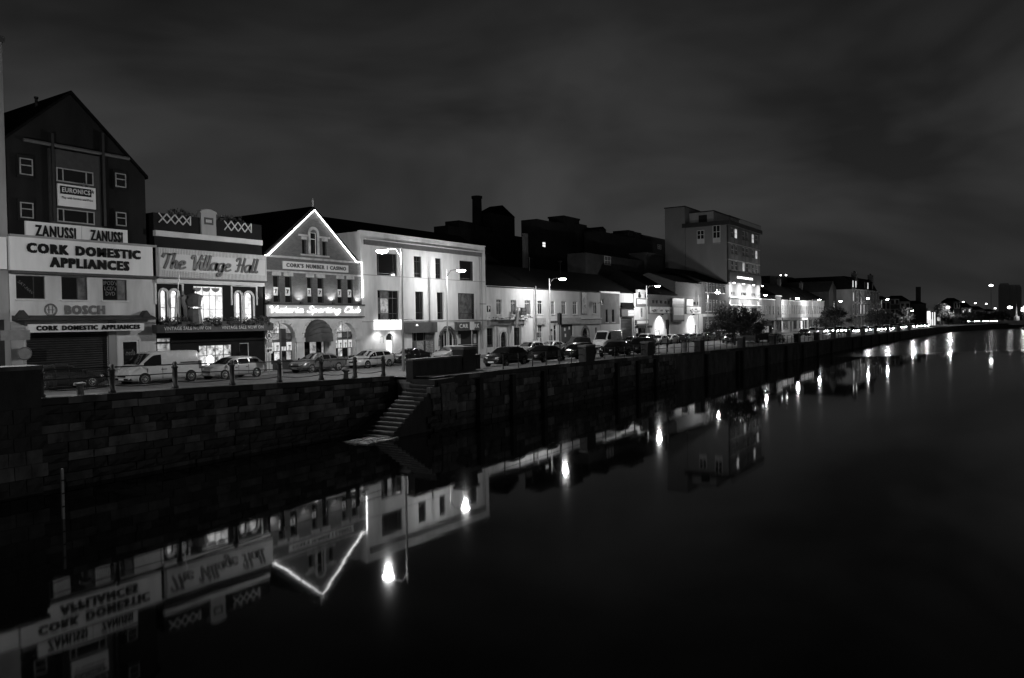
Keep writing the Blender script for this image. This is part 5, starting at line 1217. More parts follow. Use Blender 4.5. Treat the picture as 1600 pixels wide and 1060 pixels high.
far_block(1520, 1538, 484, 430, 12, darkr, 'far_house', 'low dark far house with a plain ridge roof near the pole lamps', ridge=2, winr=1, lit=True, cat='house')
far_block(1538, 1556, 487, 450, 12, cream, 'far_house', 'lowest far pale house before the far bridge', ridge=1.5, winr=1, lit=True, cat='house')
st_ = far_block(1432, 1438.8, 448.5, 520, 1., dbrick, 'brick_stack', 'distant square brick stack above the far warehouse roof', cat='chimney'); 
sl = thing('grain_silos', 'pair of joined dark rounded silo towers on the far right skyline', 'silos', (0, 0, 0))
f = Vector((CF.x, CF.y, 0)).normalized()
for px, yt, rr in ((1569, 443, 8.), (1579, 445.5, 8.5), (1587, 445.5, 8.)):
    d = ray(px, yt); p = d * (1250 / (d.x * f.x + d.y * f.y)); MB().lathe([(rr, 0), (rr, p.z + CAM_H - 7), (rr * .93, p.z + CAM_H - 3), (rr * .7, p.z + CAM_H)], p.x, p.y, 0, 16).build('silo', mat('silo_concrete', .55, .9), sl)

# ---- skyline buildings behind the front rows
def skyline(name, label, blocks, v, m, base=2.5, cat='building', wins=(), depth=3.5, lit=()):
    x0 = min(b_[0] for b_ in blocks); o = Bld(name, label, atV(x0, 430, v).x, base, v, cat)
    for i, bk_ in enumerate(blocks):
        a, c, yt = bk_[:3]; dd = bk_[3] if len(bk_) > 3 else 0
        r = (o.q(a, yt, dd)[0], o.q(c, yt, dd)[0]); z = o.q((a + c) / 2, yt, dd)[1]
        MB().box(r[0], r[1], dd, dd + depth, 0, z).build('wall' if i == 0 else 'roof_block', m, o.e)
        if len(bk_) > 4:
            if bk_[4] == 'gable': MB().prism([(r[0] - .3, z), ((r[0] + r[1]) / 2, z + (r[1] - r[0]) * .22), (r[1] + .3, z)], dd, dd + depth).build('roof', slate, o.e)
            else: MB().box(r[0] - .15, r[1] + .15, dd - .15, dd + depth + .15, z - .3, z + .05).build('cap', m, o.e)
    for w in wins:
        r = o.r(*w[:4]); window(o, r, (.5,), (.5,), fwhite, w[4], -.08, .08, split=False)
    return o
skyline('brewery_building', 'dark brewery range with a tall round-topped stack and stepped blocks', [(700, 836, 363), (717, 748, 347, 1), (748, 770, 355, 1), (770, 800, 359, .5), (766, 804, 336, 3, 'gable')], 92, mat('skyline_brick', .028, .9, var=.5, scale=.5), wins=[])
sk = thing('factory_chimney', 'tall tapering brick factory chimney on the skyline left of the cupola block', 'chimney', tuple(atV(745, 307, 98)[:2]) + (2.5,))
zt_ = atV(745, 307, 98).z - 2.5; MB().lathe([(1.35, 0), (1.15, zt_ * .7), (1.02, zt_ - .6), (1.2, zt_ - .5), (1.2, zt_)], seg=14).build('shaft', mat('skyline_brick'), sk)
skyline('floodlit_shed', 'small pale shed wall catching light between the dark skyline blocks', [(820, 836, 366), (833, 839, 372, -.4)], 76, cream, depth=.6)
skyline('stone_block', 'dark stepped block with one small bright window in its left wall', [(839, 868, 345), (868, 882, 348, 1), (880.5, 905, 340, 2, 'cap'), (905, 917, 351, 1), (917, 927, 357, 1, 'cap'), (927, 940, 366, 1)], 74, mat('skyline_brick'), wins=[(847, 378, 852, 387, mat('small_lit_window', emit=1.3))])
skyline('chimney_terrace', 'dark terrace with a row of chimney blocks left of the hotel', [(937, 1044, 372), (937.5, 947, 359, 1, 'gable'), (962, 982, 366, 1), (981.5, 990, 361, 1, 'cap'), (992, 1001, 364, 1, 'cap'), (1003, 1043, 371, 3)], 70, mat('skyline_brick'), wins=[(1027, 382, 1033, 390, glass2)])
skyline('rear_house', 'dim rear stone house with paired windows behind the pale row', [(915, 1014, 402, 0), (1010, 1036, 397, -.5, 'cap')], 60, mat('rear_stone', .05, .9, var=.4, scale=.6), wins=[(944, 400, 954, 415, glass2), (1019, 402, 1024, 415, glass2), (1027, 403, 1032, 416, glass2)])

# ------------------------------------------------------------------ street lamps
def street_lamp(u, vh, zh, side, label, power, zbase=None, big=1.9):
    """side +1: pole stands behind the head (facade side), -1: river side"""
    vp = vh + 1.8 * side; zb = zbase if zbase is not None else (fz(u) if side > 0 else road_z(u, vp) + .1)
    o = thing('street_lamp', label, 'street lamp', (u, vp, zb), 0, 'street lamps along the quay')
    h = zh - zb
    MB().lathe([(.12, 0), (.12, 1.2), (.08, 1.3), (.055, h + .1)], seg=8).build('pole', metal, o)
    MB().tube([(0, 0, h - .6), (0, -.5 * side, h + .05), (0, -1.4 * side, h + .1)], .035, 6).build('arm', dmetal, o)
    MB().lathe([(.08, .14), (.2, .1), (.24, .02), (.2, .0)], 0, -1.8 * side, h, 10).build('lantern_hood', dmetal, o)
    lc = MB().lathe([(.22 * big, 0), (.21 * big, -.08), (.13 * big, -.17), (.04, -.2)], 0, -1.8 * side, h - .0, 12).build('lantern_glass', lampm, o, True)  # glass oversized so its disc imitates the lamp's glare
    ld = bpy.data.lights.new('lamp', 'POINT'); ld.energy = power; ld.shadow_soft_size = .22
    base_obj('lamp_light', ld, o, (0, -1.8 * side, h - .42))
    return o
LP = [(721, 424, 1000), (879, 437, 1700), (1027.5, 448, 2100), (1121, 458, 2200), (1196, 462, 1700), (1246, 467, 1800), (1280, 469, 1500)]
LL = ['street lamp beside the top right window of the white three-storey building', 'street lamp above the pale two-storey row', 'street lamp over the stepped white house and banners', 'street lamp just left of the floodlit hotel', 'street lamp just right of the floodlit hotel', 'brightest far street lamp over the pale terrace', 'street lamp left of the second bushy tree']
for (px, py, pw), l in zip(LP, LL):
    p = atV(px, py, 44); street_lamp(p.x, 44, p.z + .1, 1, 'tall lit ' + l, pw)
p = atV(597, 392, 37.3); street_lamp(p.x, 37.3, p.z, -1, 'tall riverside lit street lamp in front of the white building left end', 2600)
for px, py, v, l, pw in ((1313.3, 471, 41, 'far lit street lamp above the second bushy tree', 900), (1356, 466.5, 36, 'far lit street lamp in front of the mansard building', 1100), (1386.5, 468, 33, 'far lit street lamp right of the mansard building', 1100), (1425.7, 485.6, 30, 'low far lit street lamp above the headlights', 900)):
    p = atV(px, py, v); o = street_lamp(p.x, v, p.z, 1, l, pw, 2.2, 1.8)
# far lamps on the skyline
for px, py, Zd, l in ((1548.5, 447, 520, 'high mast lamp standing alone above the far right bank'), (1578, 481.5, 420, 'bright far lamp left of the glowing spire'), (1524, 474, 480, 'small far pole lamp near the lowest far houses'), (1541, 475, 480, 'small far pole lamp right of the curved roof'), (1505, 472, 470, 'tiny far lamp over the pale-fronted house'), (1555, 482, 460, 'tiny far lamp left of the brightest cluster'), (1534, 483, 450, 'tiny far lamp low over the trees')):
    d = ray(px, py); p = d * (Zd / (d.x * f.x + d.y * f.y)); o = thing('far_lamp', l, 'street lamp', (p.x, p.y, 2.0), 0, 'far lamps beyond the bend'); h = p.z + CAM_H - 2
    k = 1.6 if Zd in (520,) or px == 1578 else .7
    MB().lathe([(.2, 0), (.1, h)], seg=6).build('pole', dmetal, o); MB().lathe([(.2 * k, 0), (.75 * k, .2 * k), (.75 * k, .5 * k), (.2 * k, .8 * k)], 0, 0, h - .3, 10).build('lantern_glass', mat('far_lamp_glow', emit=14.), o)
# the brightly lit monument at the far right
d = ray(1588, 496); p = d * (400 / (d.x * f.x + d.y * f.y))
mo = thing('floodlit_monument', 'brightly floodlit pointed monument at the far right bank', 'monument', (p.x, p.y, 2.0))
MB().lathe([(1.4, 0), (1.4, 2.5), (.5, 3.5), (.25, 6.5), (.05, 9.5)], seg=8).build('spire', signg, mo)
for i, a in enumerate((-8.5, -5, 5.2, 9, -2.5)):
    l_ = MB().lathe([(.25, 0), (.8, .4), (.8, .9), (.25, 1.3)], a * .75, -4 + (i % 2), 5.4 + (i % 3) * .9, 8).build('flood_lantern', mat('flood_glow', emit=18.), mo); MB().box(a * .75 - .06, a * .75 + .06, -4.06 + (i % 2), -3.94 + (i % 2), 0, 5.4 + (i % 3) * .9).build('lantern_post', dmetal, l_)
ld = bpy.data.lights.new('lamp', 'POINT'); ld.energy = 3000; ld.shadow_soft_size = 1; base_obj('flood_light', ld, mo, (-3, -7, 6))

# far bridge crossing at the right edge
fb = thing('far_bridge', 'low far bridge with a pale parapet on a dark pier at the right edge', 'bridge', (415, 2, 2.1))
MB().box(-3, 6, -75, 2, -.7, .2).build('deck', mat('bridge_concrete', .25, .8), fb); MB().box(-3.3, -3, -75, 2, .2, 1.3).build('parapet', mat('bridge_concrete'), fb)
for y in (-9, -30, -52): MB().box(-2, 5, y - 1.3, y + 1.3, -3, -.7).build('pier', quaydark, fb)

# opposite quay behind the view, with unseen lamps added to light this bank
oq = MB().box(-80, 170, -60, -34, -2, 2.6).build('opposite_quay', paving); oq['kind'] = 'structure'
for i, u in enumerate((-15, 18, 50, 84)):
    o = thing('street_lamp', 'unseen lit street lamp added on the opposite quay, number %s upstream' % ['one', 'two', 'three', 'four'][i], 'street lamp', (u, -36, 2.6), 0, 'added street lamps on the opposite quay')
    MB().lathe([(.12, 0), (.06, 9)], seg=8).build('pole', metal, o); MB().lathe([(.05, 0), (.28, .1), (.28, .2), (.1, .3)], 0, 0, 9, 8).build('lantern_glass', lampm, o)
    ld = bpy.data.lights.new('lamp', 'POINT'); ld.energy = 1400; ld.shadow_soft_size = .3; base_obj('lamp_light', ld, o, (0, .5, 8.9))
street_lamp(13.6, 37.0, 11.7, -1, 'riverside street lamp nearest the bridge, just outside the left edge of the picture', 2300)

# ------------------------------------------------------------------ vehicles
CM = {}
def interp(pts, x):
    for (a, b_), (c, d_) in zip(pts, pts[1:]):
        if a <= x <= c: t = (x - a) / (c - a) if c > a else 0; return b_ + (d_ - b_) * t
    return pts[0][1] if x < pts[0][0] else pts[-1][1]
KIND = {  # L, W, top profile (x from front=+L/2), belt profile, side glass ranges, wheels x, r
 'hatch': dict(L=4.2, W=1.76, H=1.46, top=[(-2.1, .62), (-2.06, .98), (-1.85, 1.12), (-1.5, 1.38), (-1.0, 1.45), (0, 1.46), (.35, 1.40), (.6, 1.28), (1.12, .98), (1.3, .95), (1.75, .84), (2.0, .7), (2.1, .52)], belt=[(-2.1, .9), (-1.6, .98), (1.1, .9), (2.1, .62)], glass=[(-1.55, -.78), (-.68, .15), (.22, .9)], ws=(.42, 1.1), rw=(-1.83, -1.52), wh=(1.3, -1.27), r=.31),
 'saloon': dict(L=4.5, W=1.78, H=1.43, top=[(-2.25, .62), (-2.2, .98), (-1.8, 1.05), (-1.55, 1.1), (-.95, 1.36), (-.4, 1.42), (.1, 1.42), (.4, 1.34), (1.08, .98), (1.3, .94), (1.85, .83), (2.1, .7), (2.25, .5)], belt=[(-2.25, .9), (-1.6, 1.0), (1.1, .9), (2.25, .6)], glass=[(-1.2, -.6), (-.5, .15), (.22, .88)], ws=(.42, 1.06), rw=(-1.5, -.98), wh=(1.4, -1.32), r=.32),
 'estate': dict(L=4.6, W=1.78, H=1.47, top=[(-2.3, .62), (-2.26, 1.0), (-2.12, 1.15), (-1.9, 1.38), (-1.5, 1.46), (-.3, 1.47), (.1, 1.44), (.45, 1.34), (1.12, .98), (1.35, .94), (1.9, .83), (2.15, .7), (2.3, .5)], belt=[(-2.3, .92), (-1.6, 1.0), (1.1, .92), (2.3, .6)], glass=[(-1.95, -1.35), (-1.27, -.5), (-.42, .22), (.28, .9)], ws=(.46, 1.1), rw=(-2.1, -1.93), wh=(1.42, -1.33), r=.32),
 'mpv': dict(L=4.6, W=1.85, H=1.75, top=[(-2.3, .65), (-2.26, 1.05), (-2.15, 1.4), (-2.0, 1.68), (-1.5, 1.74), (0, 1.75), (.4, 1.68), (.7, 1.5), (1.3, 1.1), (1.5, 1.04), (2.0, .88), (2.2, .72), (2.3, .5)], belt=[(-2.3, 1.05), (1.2, 1.02), (2.3, .65)], glass=[(-2.0, -1.3), (-1.22, -.35), (-.27, .5), (.57, 1.1)], ws=(.5, 1.28), rw=(-2.16, -2.02), wh=(1.42, -1.4), r=.34),
 'van': dict(L=4.8, W=1.9, H=1.96, top=[(-2.4, .5), (-2.37, 1.0), (-2.33, 1.8), (-2.2, 1.94), (-1.5, 1.96), (.6, 1.96), (.95, 1.88), (1.15, 1.72), (1.75, 1.2), (1.85, 1.14), (2.2, .92), (2.33, .75), (2.4, .5)], belt=[(-2.4, 1.12), (1.4, 1.12), (2.4, .7)], glass=[(.38, 1.5)], ws=(1.0, 1.74), rw=(-2.36, -2.335), wh=(1.5, -1.6), r=.34),
 'hivan': dict(L=5.6, W=1.95, H=2.45, top=[(-2.8, .55), (-2.78, 1.3), (-2.75, 2.3), (-2.6, 2.43), (.8, 2.45), (1.2, 2.4), (1.45, 2.2), (2.0, 1.3), (2.1, 1.22), (2.6, 1.0), (2.75, .8), (2.8, .5)], belt=[(-2.8, 1.25), (1.7, 1.22), (2.8, .75)], glass=[(.8, 1.75)], ws=(1.45, 2.02), rw=(-2.78, -2.76), wh=(1.9, -1.7), r=.36)}
def car_meshes(kind, paint):
    key = (kind, paint)
    if key in CM: return CM[key]
    K = KIND[kind]; L, W, top, belt = K['L'], K['W'], K['top'], K['belt']; hw = W / 2
    van = kind in ('van', 'hivan')
    xs = sorted(set([round(p[0], 3) for p in top] + [L * (i / 30 - .5) for i in range(31)] + [x for g in K['glass'] for x in g]))
    def sec(x):
        zt = interp(top, x); zb = min(interp(belt, x), zt - .03); e = abs(x) / (L / 2)
        w = hw * (1 - .04 * e ** 2 - (.16 if not van or x > 0 else .04) * max(0, (e - .82) / .18) ** 2)
        cab = max(0., min(1., (zt - zb - .05) / .3)); wr = w * (1 - (.20 if not van else .06) * cab - .03); z0 = .2 + .1 * max(0, (e - .85) / .15)
        return [(0, z0), (w * .85, z0), (w * .97, z0 + .1), (w, .5), (w * .985, zb * .55 + .28), (w * .955, zb), (wr + .01, zt - .09 * cab - .02), (wr * .88, zt - .015), (wr * .5, zt + .008), (0, zt + .012)]
    mb = MB(); n = 10
    for x in xs:
        s_ = sec(x); mb.v += [(x, -y, z) for y, z in s_] + [(x, y, z) for y, z in s_[::-1][1:-1]]
    k = 2 * n - 2
    for i in range(len(xs) - 1):
        for j in range(k): mb.f.append((i * k + j, i * k + (j + 1) % k, (i + 1) * k + (j + 1) % k, (i + 1) * k + j))
    mb.f.append(tuple(range(k))); mb.f.append(tuple((len(xs) - 1) * k + j for j in reversed(range(k))))
    body = mb.data('body', paints[paint], True)
    out = {'body': [body]}
    gl = []
    for a, b_ in K['glass']:
        for sd_ in (-1, 1):
            g = MB(); st_ = [a + (b_ - a) * i / 4 for i in range(5)]
            for x in st_:
                s_ = sec(x); (y0, z0), (y1, z1) = s_[5], s_[6]
                t0, t1 = .06, .9
                for t in (t0, t1): g.v.append((x, sd_ * (y0 + (y1 - y0) * t + .008), z0 + (z1 - z0) * t + .004))
            for i in range(4): g.f.append((2 * i, 2 * i + 2, 2 * i + 3, 2 * i + 1))
            gl.append(g.data('side_window', glass))
    out['side_window'] = gl
    def strip_(a, b_, nm):
        g = MB()
        for i in range(5):
            x = a + (b_ - a) * i / 4; s_ = sec(x)
            pts = [(-s_[7][0] * .98, s_[7][1]), (-s_[8][0], s_[8][1]), (0, s_[9][1]), (s_[8][0], s_[8][1]), (s_[7][0] * .98, s_[7][1])]
            if nm == 'rear_window' and van: pts = pts
            g.v += [(x + (.012 if a > 0 else -.012), y, z + .012) for y, z in pts]
        for i in range(4):
            for j in range(4): g.f.append((i * 5 + j, i * 5 + j + 1, (i + 1) * 5 + j + 1, (i + 1) * 5 + j))
        return g.data(nm, glass, True)
    out['windscreen'] = [strip_(*K['ws'], 'windscreen')]
    if not van: out['rear_window'] = [strip_(*K['rw'], 'rear_window')]
    r = K['r']
    out['wheel_arch'] = [MB().lathe([(r * 1.17, -.02), (r * 1.17, .02)], x, sd_ * (hw - .012) , r, 18, 'y').data('wheel_arch', arch) for x in K['wh'] for sd_ in (-1, 1)]
    out['arch_lip'] = []
    for x in K['wh']:
        for sd_ in (-1, 1):
            out['arch_lip'].append(MB().tube([(x + r * 1.2 * math.cos(t * math.pi / 10), sd_ * (hw + .0), r + r * 1.2 * math.sin(t * math.pi / 10)) for t in range(-1, 12)], .022, 5).data('wheel_arch_lip', paints[paint], True))
    ft = L / 2; zl_ = interp(top, ft - .2) - .08
    zh_ = min(.72, zl_)
    if van: zh_ = .88
    out['headlight'] = [MB().prism([(ft - .34, s_ * (hw - .08)), (ft - .1, s_ * (hw - .28)), (ft - .03, s_ * (hw - .52)), (ft - .16, s_ * (hw - .5)), (ft - .4, s_ * (hw - .12))], zh_ - .1, zh_ + .06, 'z').data('headlight', lens) for s_ in (-1, 1)]
    out['tail_light'] = [MB().box(-L / 2 - .01, -L / 2 + .16, s_ * (hw - .22), s_ * (hw - .03), .78, 1.02 if not van else 1.3).data('tail_light', redl) for s_ in (-1, 1)]
    out['bumper'] = [MB().prism([(ft + .02, -hw * .7), (ft + .02, hw * .7), (ft - .12, hw * .9), (ft - .12, -hw * .9)], .3, .42, 'z').data('bumper', paints[paint] if not van else arch)]
    out['grille'] = [MB().box(ft - .06, ft + .01, -.42, .42, .48, .58).data('grille', arch)]
    out['number_plate'] = [MB().box(ft + .02, ft + .035, -.26, .26, .31, .41).data('number_plate', signw)]
    mxx = K['ws'][1] - (.1 if not van else .12); bz = interp(belt, mxx)
    out['mirror'] = [MB().lathe([(.03, -.07), (.09, -.04), (.1, .03), (.05, .08)], mxx, s_ * (hw + .08), bz + .07, 8).data('mirror', arch if not van else paints[paint], True) for s_ in (-1, 1)]
    dl = []
    for x in (([-.35, .5] if not van else [.25, .45])):
        for s_ in (-1, 1): dl.append(MB().box(x - .22, x - .05, s_ * (hw * .975), s_ * (hw * .975 + .03), bz - .17, bz - .13).data('door_handle', arch))
    out['door_handle'] = dl
    seam = []
    for x in ([-.62, .18, 1.05] if not van else [.32, -.6, 1.3]):
        for s_ in (-1, 1):
            g = MB().box(x - .006, x + .006, s_ * (hw - .03), s_ * (hw + .002), .32, min(bz, .98)); seam.append(g.data('door_seam', arch))
    if van: 
        for s_ in (-1, 1): seam.append(MB().box(-2.25, -.9, s_ * (hw * .97), s_ * (hw * .985 + .02), 1.22, 1.26).data('sliding_rail', arch))
    out['door_seam'] = seam
    CM[key] = out; return out
def wheel_mesh(r):
    if r in CM: return CM[r]
    ty = MB().lathe([(r * .6, -.1), (r * .93, -.11), (r, -.07), (r, .07), (r * .93, .11), (r * .6, .1)], axis='y', seg=18).data('tyre', tyre, True)
    rim = MB(); rim.tube([(r * .63 * math.cos(t * math.pi / 9), 0, r * .63 * math.sin(t * math.pi / 9)) for t in range(18)], .028, 4, True); rim.lathe([(.06, -.12), (.06, .12)], axis='y', seg=8)
    for k in range(5):
        a = k * 2 * math.pi / 5; c, s_ = math.cos(a), math.sin(a)
        for off in (-.035, .035): rim.tube([(.04 * c - off * s_, 0, .04 * s_ + off * c), (r * .62 * c - off * 1.6 * s_, 0, r * .62 * s_ + off * 1.6 * c)], .024, 4)
    rim2 = rim.data('rim', rimm, True); disc = MB().lathe([(r * .6, -.06), (r * .6, .06)], axis='y', seg=14).data('brake_disc', arch)
    CM[r] = (ty, rim2, disc); return CM[r]
def car(kind, paint, u, v, label, rz=math.pi, group='cars parked along the quay', lit=False, detail=True, name='parked_car', cat='car', z=None):
    K = KIND[kind]; z0 = z if z is not None else road_z(u, v); slope = (road_z(u + 1, v) - road_z(u - 1, v)) / 2 if z is None else 0
    o = thing(name, label, cat, (u, v, z0), rz, group); M_ = car_meshes(kind, paint)
    for k, ms in M_.items():
        if not detail and k in ('door_seam', 'door_handle', 'arch_lip', 'number_plate', 'bumper', 'grille'): continue
        for m in ms: base_obj(k, m, o)
    ty, rim, disc = wheel_mesh(K['r'])
    for x in K['wh']:
        for sd_ in (-1, 1):
            w = base_obj('wheel', ty, o, (x, sd_ * (K['W'] / 2 - .09), K['r'])); rm_ = base_obj('rim', rim, w, (0, sd_ * .085, 0))
            if detail: base_obj('brake_disc', disc, w, (0, sd_ * .02, 0))
    if lit:
        for s_ in (-1, 1):
            MB().lathe([(.08, -.03), (.17, 0), (.17, .04), (.07, .07)], 0, 0, 0, 8, 'y').build('headlamp_bulb', headm, o, loc=(K['L'] / 2 + .0, s_ * (K['W'] / 2 - .3), .66), rz=math.pi / 2)
    return o
def px_u(px, v, z): return atV(px, 0, v).x if False else (lambda d: None)(0)
def ucar(pa, pb, v, z=3.05):   # centre u of a car whose near wheels are seen at columns pa, pb on plane v
    return (atV(pa, 575, v).x + atV(pb, 575, v).x) / 2
VF = 43.5; VC = VF + .9
car('saloon', 'dark', ucar(144, 144, VF) - 1.4, VC, 'dark saloon car parked before the closed roller shutter, behind the wire mesh fence', rz=0)
car('van', 'white', ucar(223, 300, VF), VC + .1, 'white panel van parked between the appliance shop and dark shopfront', name='parked_van', cat='van')
car('hatch', 'silver', ucar(350, 403, VF) , VC, 'silver hatchback parked in front of the dark shopfront behind the panel van')
car('saloon', 'grey', ucar(488, 530, VF), VC, 'grey fastback car parked in front of the casino awning')
car('hatch', 'silver', ucar(577, 607, VF), VC, 'pale silver hatchback parked at the right corner of the casino')
car('saloon', 'black', ucar(633, 668, VF) , VC, 'shiny black coupe parked under the riverside lamp pole')
car('hatch', 'silver', ucar(698, 735, VF), VC, 'silver car half hidden behind the low stone wall', rz=math.pi)
car('hatch', 'silver', ucar(817, 846, VF) + .6, VC - .3, 'silver hatchback parked in front of the pale pub')
car('saloon', 'silver', ucar(857, 880, VF) + .6, VC, 'silver saloon parked before the gridded shop window')
mp_ = car('mpv', 'black', ucar(893, 918, VF) + 1.2, VC, 'black people carrier with roof bars parked by the garage gate')
for s_ in (-1, 1): MB().tube([(-1.6, s_ * .7, 1.76), (-1.4, s_ * .7, 1.86), (.2, s_ * .7, 1.86), (.4, s_ * .7, 1.74)], .02, 5).build('roof_bar', metal, mp_)
car('hivan', 'white', ucar(947, 972, VF - .8) - .3, VC - .9, 'white high-roofed van facing left in front of the grey house', name='parked_van', cat='van')
far = [(988, 'hatch', 'dark', 'dark hatchback tucked behind the white high-roofed van'), (1012, 'mpv', 'white', 'white people carrier parked before the stepped white house'), (1034, 'hatch', 'silver', 'silver hatchback beside the first floodlit doorway'), (1050, 'hatch', 'white', 'white hatchback right of the first floodlit doorway'), (1064, 'saloon', 'dark', 'dark saloon in front of the bay sign'), (1077, 'hatch', 'silver', 'silver hatchback under the second floodlit doorway'),
       (1089, 'hatch', 'white', 'white hatchback right of the second floodlit doorway'), (1100, 'saloon', 'grey', 'grey saloon parked before the brick block'), (1110, 'hatch', 'silver', 'silver hatchback at the brick block, nearest the bushy tree'), (1119, 'hatch', 'dark', 'dark hatchback behind the bushy tree trunk'), (1128, 'mpv', 'silver', 'silver people carrier behind the bushy tree')]
for px, k, p_, l in far: car(k, p_, atV(px, 530, VF - .5).x + 1, VC - .6, l, detail=False)
# river-side parked cars
VR = 32.2
car('hatch', 'black', ucar(790, 823, VR) , VR + .95, 'black hatchback parked nearest the quay railing in front of the pub')
car('saloon', 'dark', ucar(852, 878, VR), VR + .95, 'dark saloon parked behind the railing left of the nearest pier')
car('estate', 'dark', ucar(905, 931, VR), VR + .95, 'dark estate car behind the nearest railing pier')
car('hatch', 'black', ucar(966, 989, VR - 1), VR + .1, 'black hatchback by the railing in front of the white high-roofed van')
car('mpv', 'dark', ucar(1006, 1027, VR - 1), VR + .1, 'dark people carrier behind the second railing pier')
car('estate', 'silver', ucar(1216, 1236, 30) + 1, 31.5, 'silver estate car parked between two far railing piers', rz=0, detail=False)
dt = [(1150, 'hatch', 'dark'), (1262, 'hatch', 'dark'), (1276, 'mpv', 'silver'), (1288, 'saloon', 'white')]
for (px, k, p_), l in zip(dt, ('dark hatchback half hidden by the bushy quay tree', 'dark hatchback right of the silver estate car', 'silver people carrier near the second bushy tree', 'white saloon under the second bushy tree')): car(k, p_, atV(px, 525, 36).x, 36.8, l, detail=False)
# far headlit cars standing in for the light trails along the bend
px = 1298
i = 0
while px < 1452:
    v = 36 - (px - 1298) * (12 / 154) ** 1.0 if px < 1400 else 29.6 - (px - 1400) * .11
    p = atV(px, 510, v)
    o = car(['hatch', 'saloon', 'mpv'][i % 3], ['silver', 'dark', 'white', 'grey'][i % 4], p.x, v, 'headlit car standing in for the light trails of far traffic along the quay bend', group='far cars with headlights on', lit=True, detail=False, name='moving_car', rz=math.pi + .12, z=2.15 if v < 34 else None)
    if i % 3 == 0:
        ld = bpy.data.lights.new('headlight', 'SPOT'); ld.energy = 900; ld.spot_size = math.radians(90); ld.shadow_soft_size = .1
        lo = base_obj('headlight_beam', ld, o, (2.6, 0, .7)); lo.rotation_euler = (0, math.radians(-82), 0)
    i += 1; px += R.uniform(5, 7.5)
for i, px in enumerate((1508, 1515, 1522, 1529, 1536, 1543, 1550, 1557)):  # second row of stand-in cars for the light trails
    d = ray(px, 500); p = d * (395 / (d.x * f.x + d.y * f.y)); car('mpv', 'white', p.x, p.y, 'far headlit car standing in for light trails on the bend below the lowest houses, %s of eight from the left' % ['first', 'second', 'third', 'fourth', 'fifth', 'sixth', 'seventh', 'last'][i], group='far cars on the right bend', lit=True, detail=False, name='moving_car', rz=math.pi + .9, z=2.15)
# dark bus
bs = thing('parked_bus', 'dark single-deck bus with faint lit windows beside the bushy quay tree', 'bus', (atV(1187, 520, 33).x, 33.5, road_z(112, 33.5)), 0)
b = MB(); b.box(-5, 5, -1.2, 1.2, .35, 3.1); b.build('body', blackp, bs)
for i in range(6):
    for s_ in (-1, 1): MB().box(-4.6 + i * 1.5, -3.3 + i * 1.5, s_ * 1.2, s_ * 1.22, 1.5, 2.5).build('window', mat('bus_window', emit=.18) if i in (2, 3, 4) and s_ < 0 else glass, bs)
MB().box(-5.03, -5, -1.1, 1.1, 1.2, 2.7).build('windscreen', glass, bs); MB().box(-4.9, 4.9, -1.21, -1.2, 2.62, 2.9).build('route_band', mat('bus_band', .25, .4), bs)
for x in (-3.2, 3.2):
    for s_ in (-1, 1): w = base_obj('wheel', MB().lathe([(.3, -.14), (.48, -.14), (.48, .14), (.3, .14)], axis='y', seg=14).data('tyre', tyre), bs, (x, s_ * 1.07, .48)); base_obj('rim', MB().lathe([(.28, -.15), (.28, .15)], axis='y', seg=10).data('rim', metal), w)

# ------------------------------------------------------------------ signs, poles, street furniture
def sign_post(u, v, zb, h, label, panels, name='street_sign', cat='sign', r=.04):
    o = thing(name, label, cat, (u, v, zb)); MB().lathe([(r, 0), (r, h)], seg=8).build('pole', metal, o)
    for p_ in panels: p_(o)
    return o
def rect_p(w, z0, z1, m, txt=None, tm=None, off=0., nm='sign_panel'):
    def fn(o):
        a = MB().box(off - w / 2, off + w / 2, -.07, -.045, z0, z1).build(nm, m, o)
        if txt: text(txt, a, (off - w * .36, off + w * .36, z0 + (z1 - z0) * .25, z1 - (z1 - z0) * .2), -.085, tm or lblack, .02)
    return fn
def round_p(rad, z, m, txt=None, tm=None):
    def fn(o):
        a = MB().lathe([(rad, -.07), (rad, -.045)], 0, 0, z, 18, 'y').build('round_sign', m, o); MB().tube([(rad * .9 * math.cos(t * math.pi / 9), -.08, z + rad * .9 * math.sin(t * math.pi / 9)) for t in range(18)], .025, 4, True).build('sign_ring', tm or lblack, a)
        if txt: text(txt, a, (-rad * .45, rad * .45, z - rad * .5, z + rad * .5), -.085, lblack, .02)
    return fn
u_ = atV(37.5, 540, 46).x; sign_post(u_, 46, fz(22), 3.35, 'street sign pole before the appliance shop with a flat panel and round disc', [rect_p(1.5, 2.75, 3.3, mat('sign_dull', .2, .5), None, lpale, -.45), round_p(.38, 2.0, mat('sign_dull'), None, lgrey)])
u_ = atV(420, 540, 45.8).x; sign_post(u_, 45.8, fz(38), 2.9, 'parking sign pole with a round letter R disc at the casino left corner', [round_p(.28, 2.75, signw, 'R'), rect_p(.5, 1.95, 2.3, signg), rect_p(.55, 1.45, 1.85, signw, 'P', lblack)])
tl_ = thing('traffic_light', 'dark backed traffic light on a pole in front of the casino left arch', 'traffic light', (atV(439, 545, 42.4).x, 42.4, road_z(37, 42.4)))
MB().lathe([(.06, 0), (.05, 3.3)], seg=8).build('pole', metal, tl_); MB().box(-.04, .42, -.05, .05, 2.05, 3.3).build('backboard', blackp, tl_)
for k in range(3): MB().lathe([(.1, 0), (.11, .18)], .19, .04, 2.35 + k * .35, 10, 'y').build('signal_hood', blackp, tl_)
mp2 = thing('street_pole', 'slim grey pole in front of the casino right arch', 'pole', (atV(544, 560, 46.2).x, 46.2, 2.97)); MB().lathe([(.04, 0), (.04, 2.9)], seg=6).build('pole', metal, mp2)
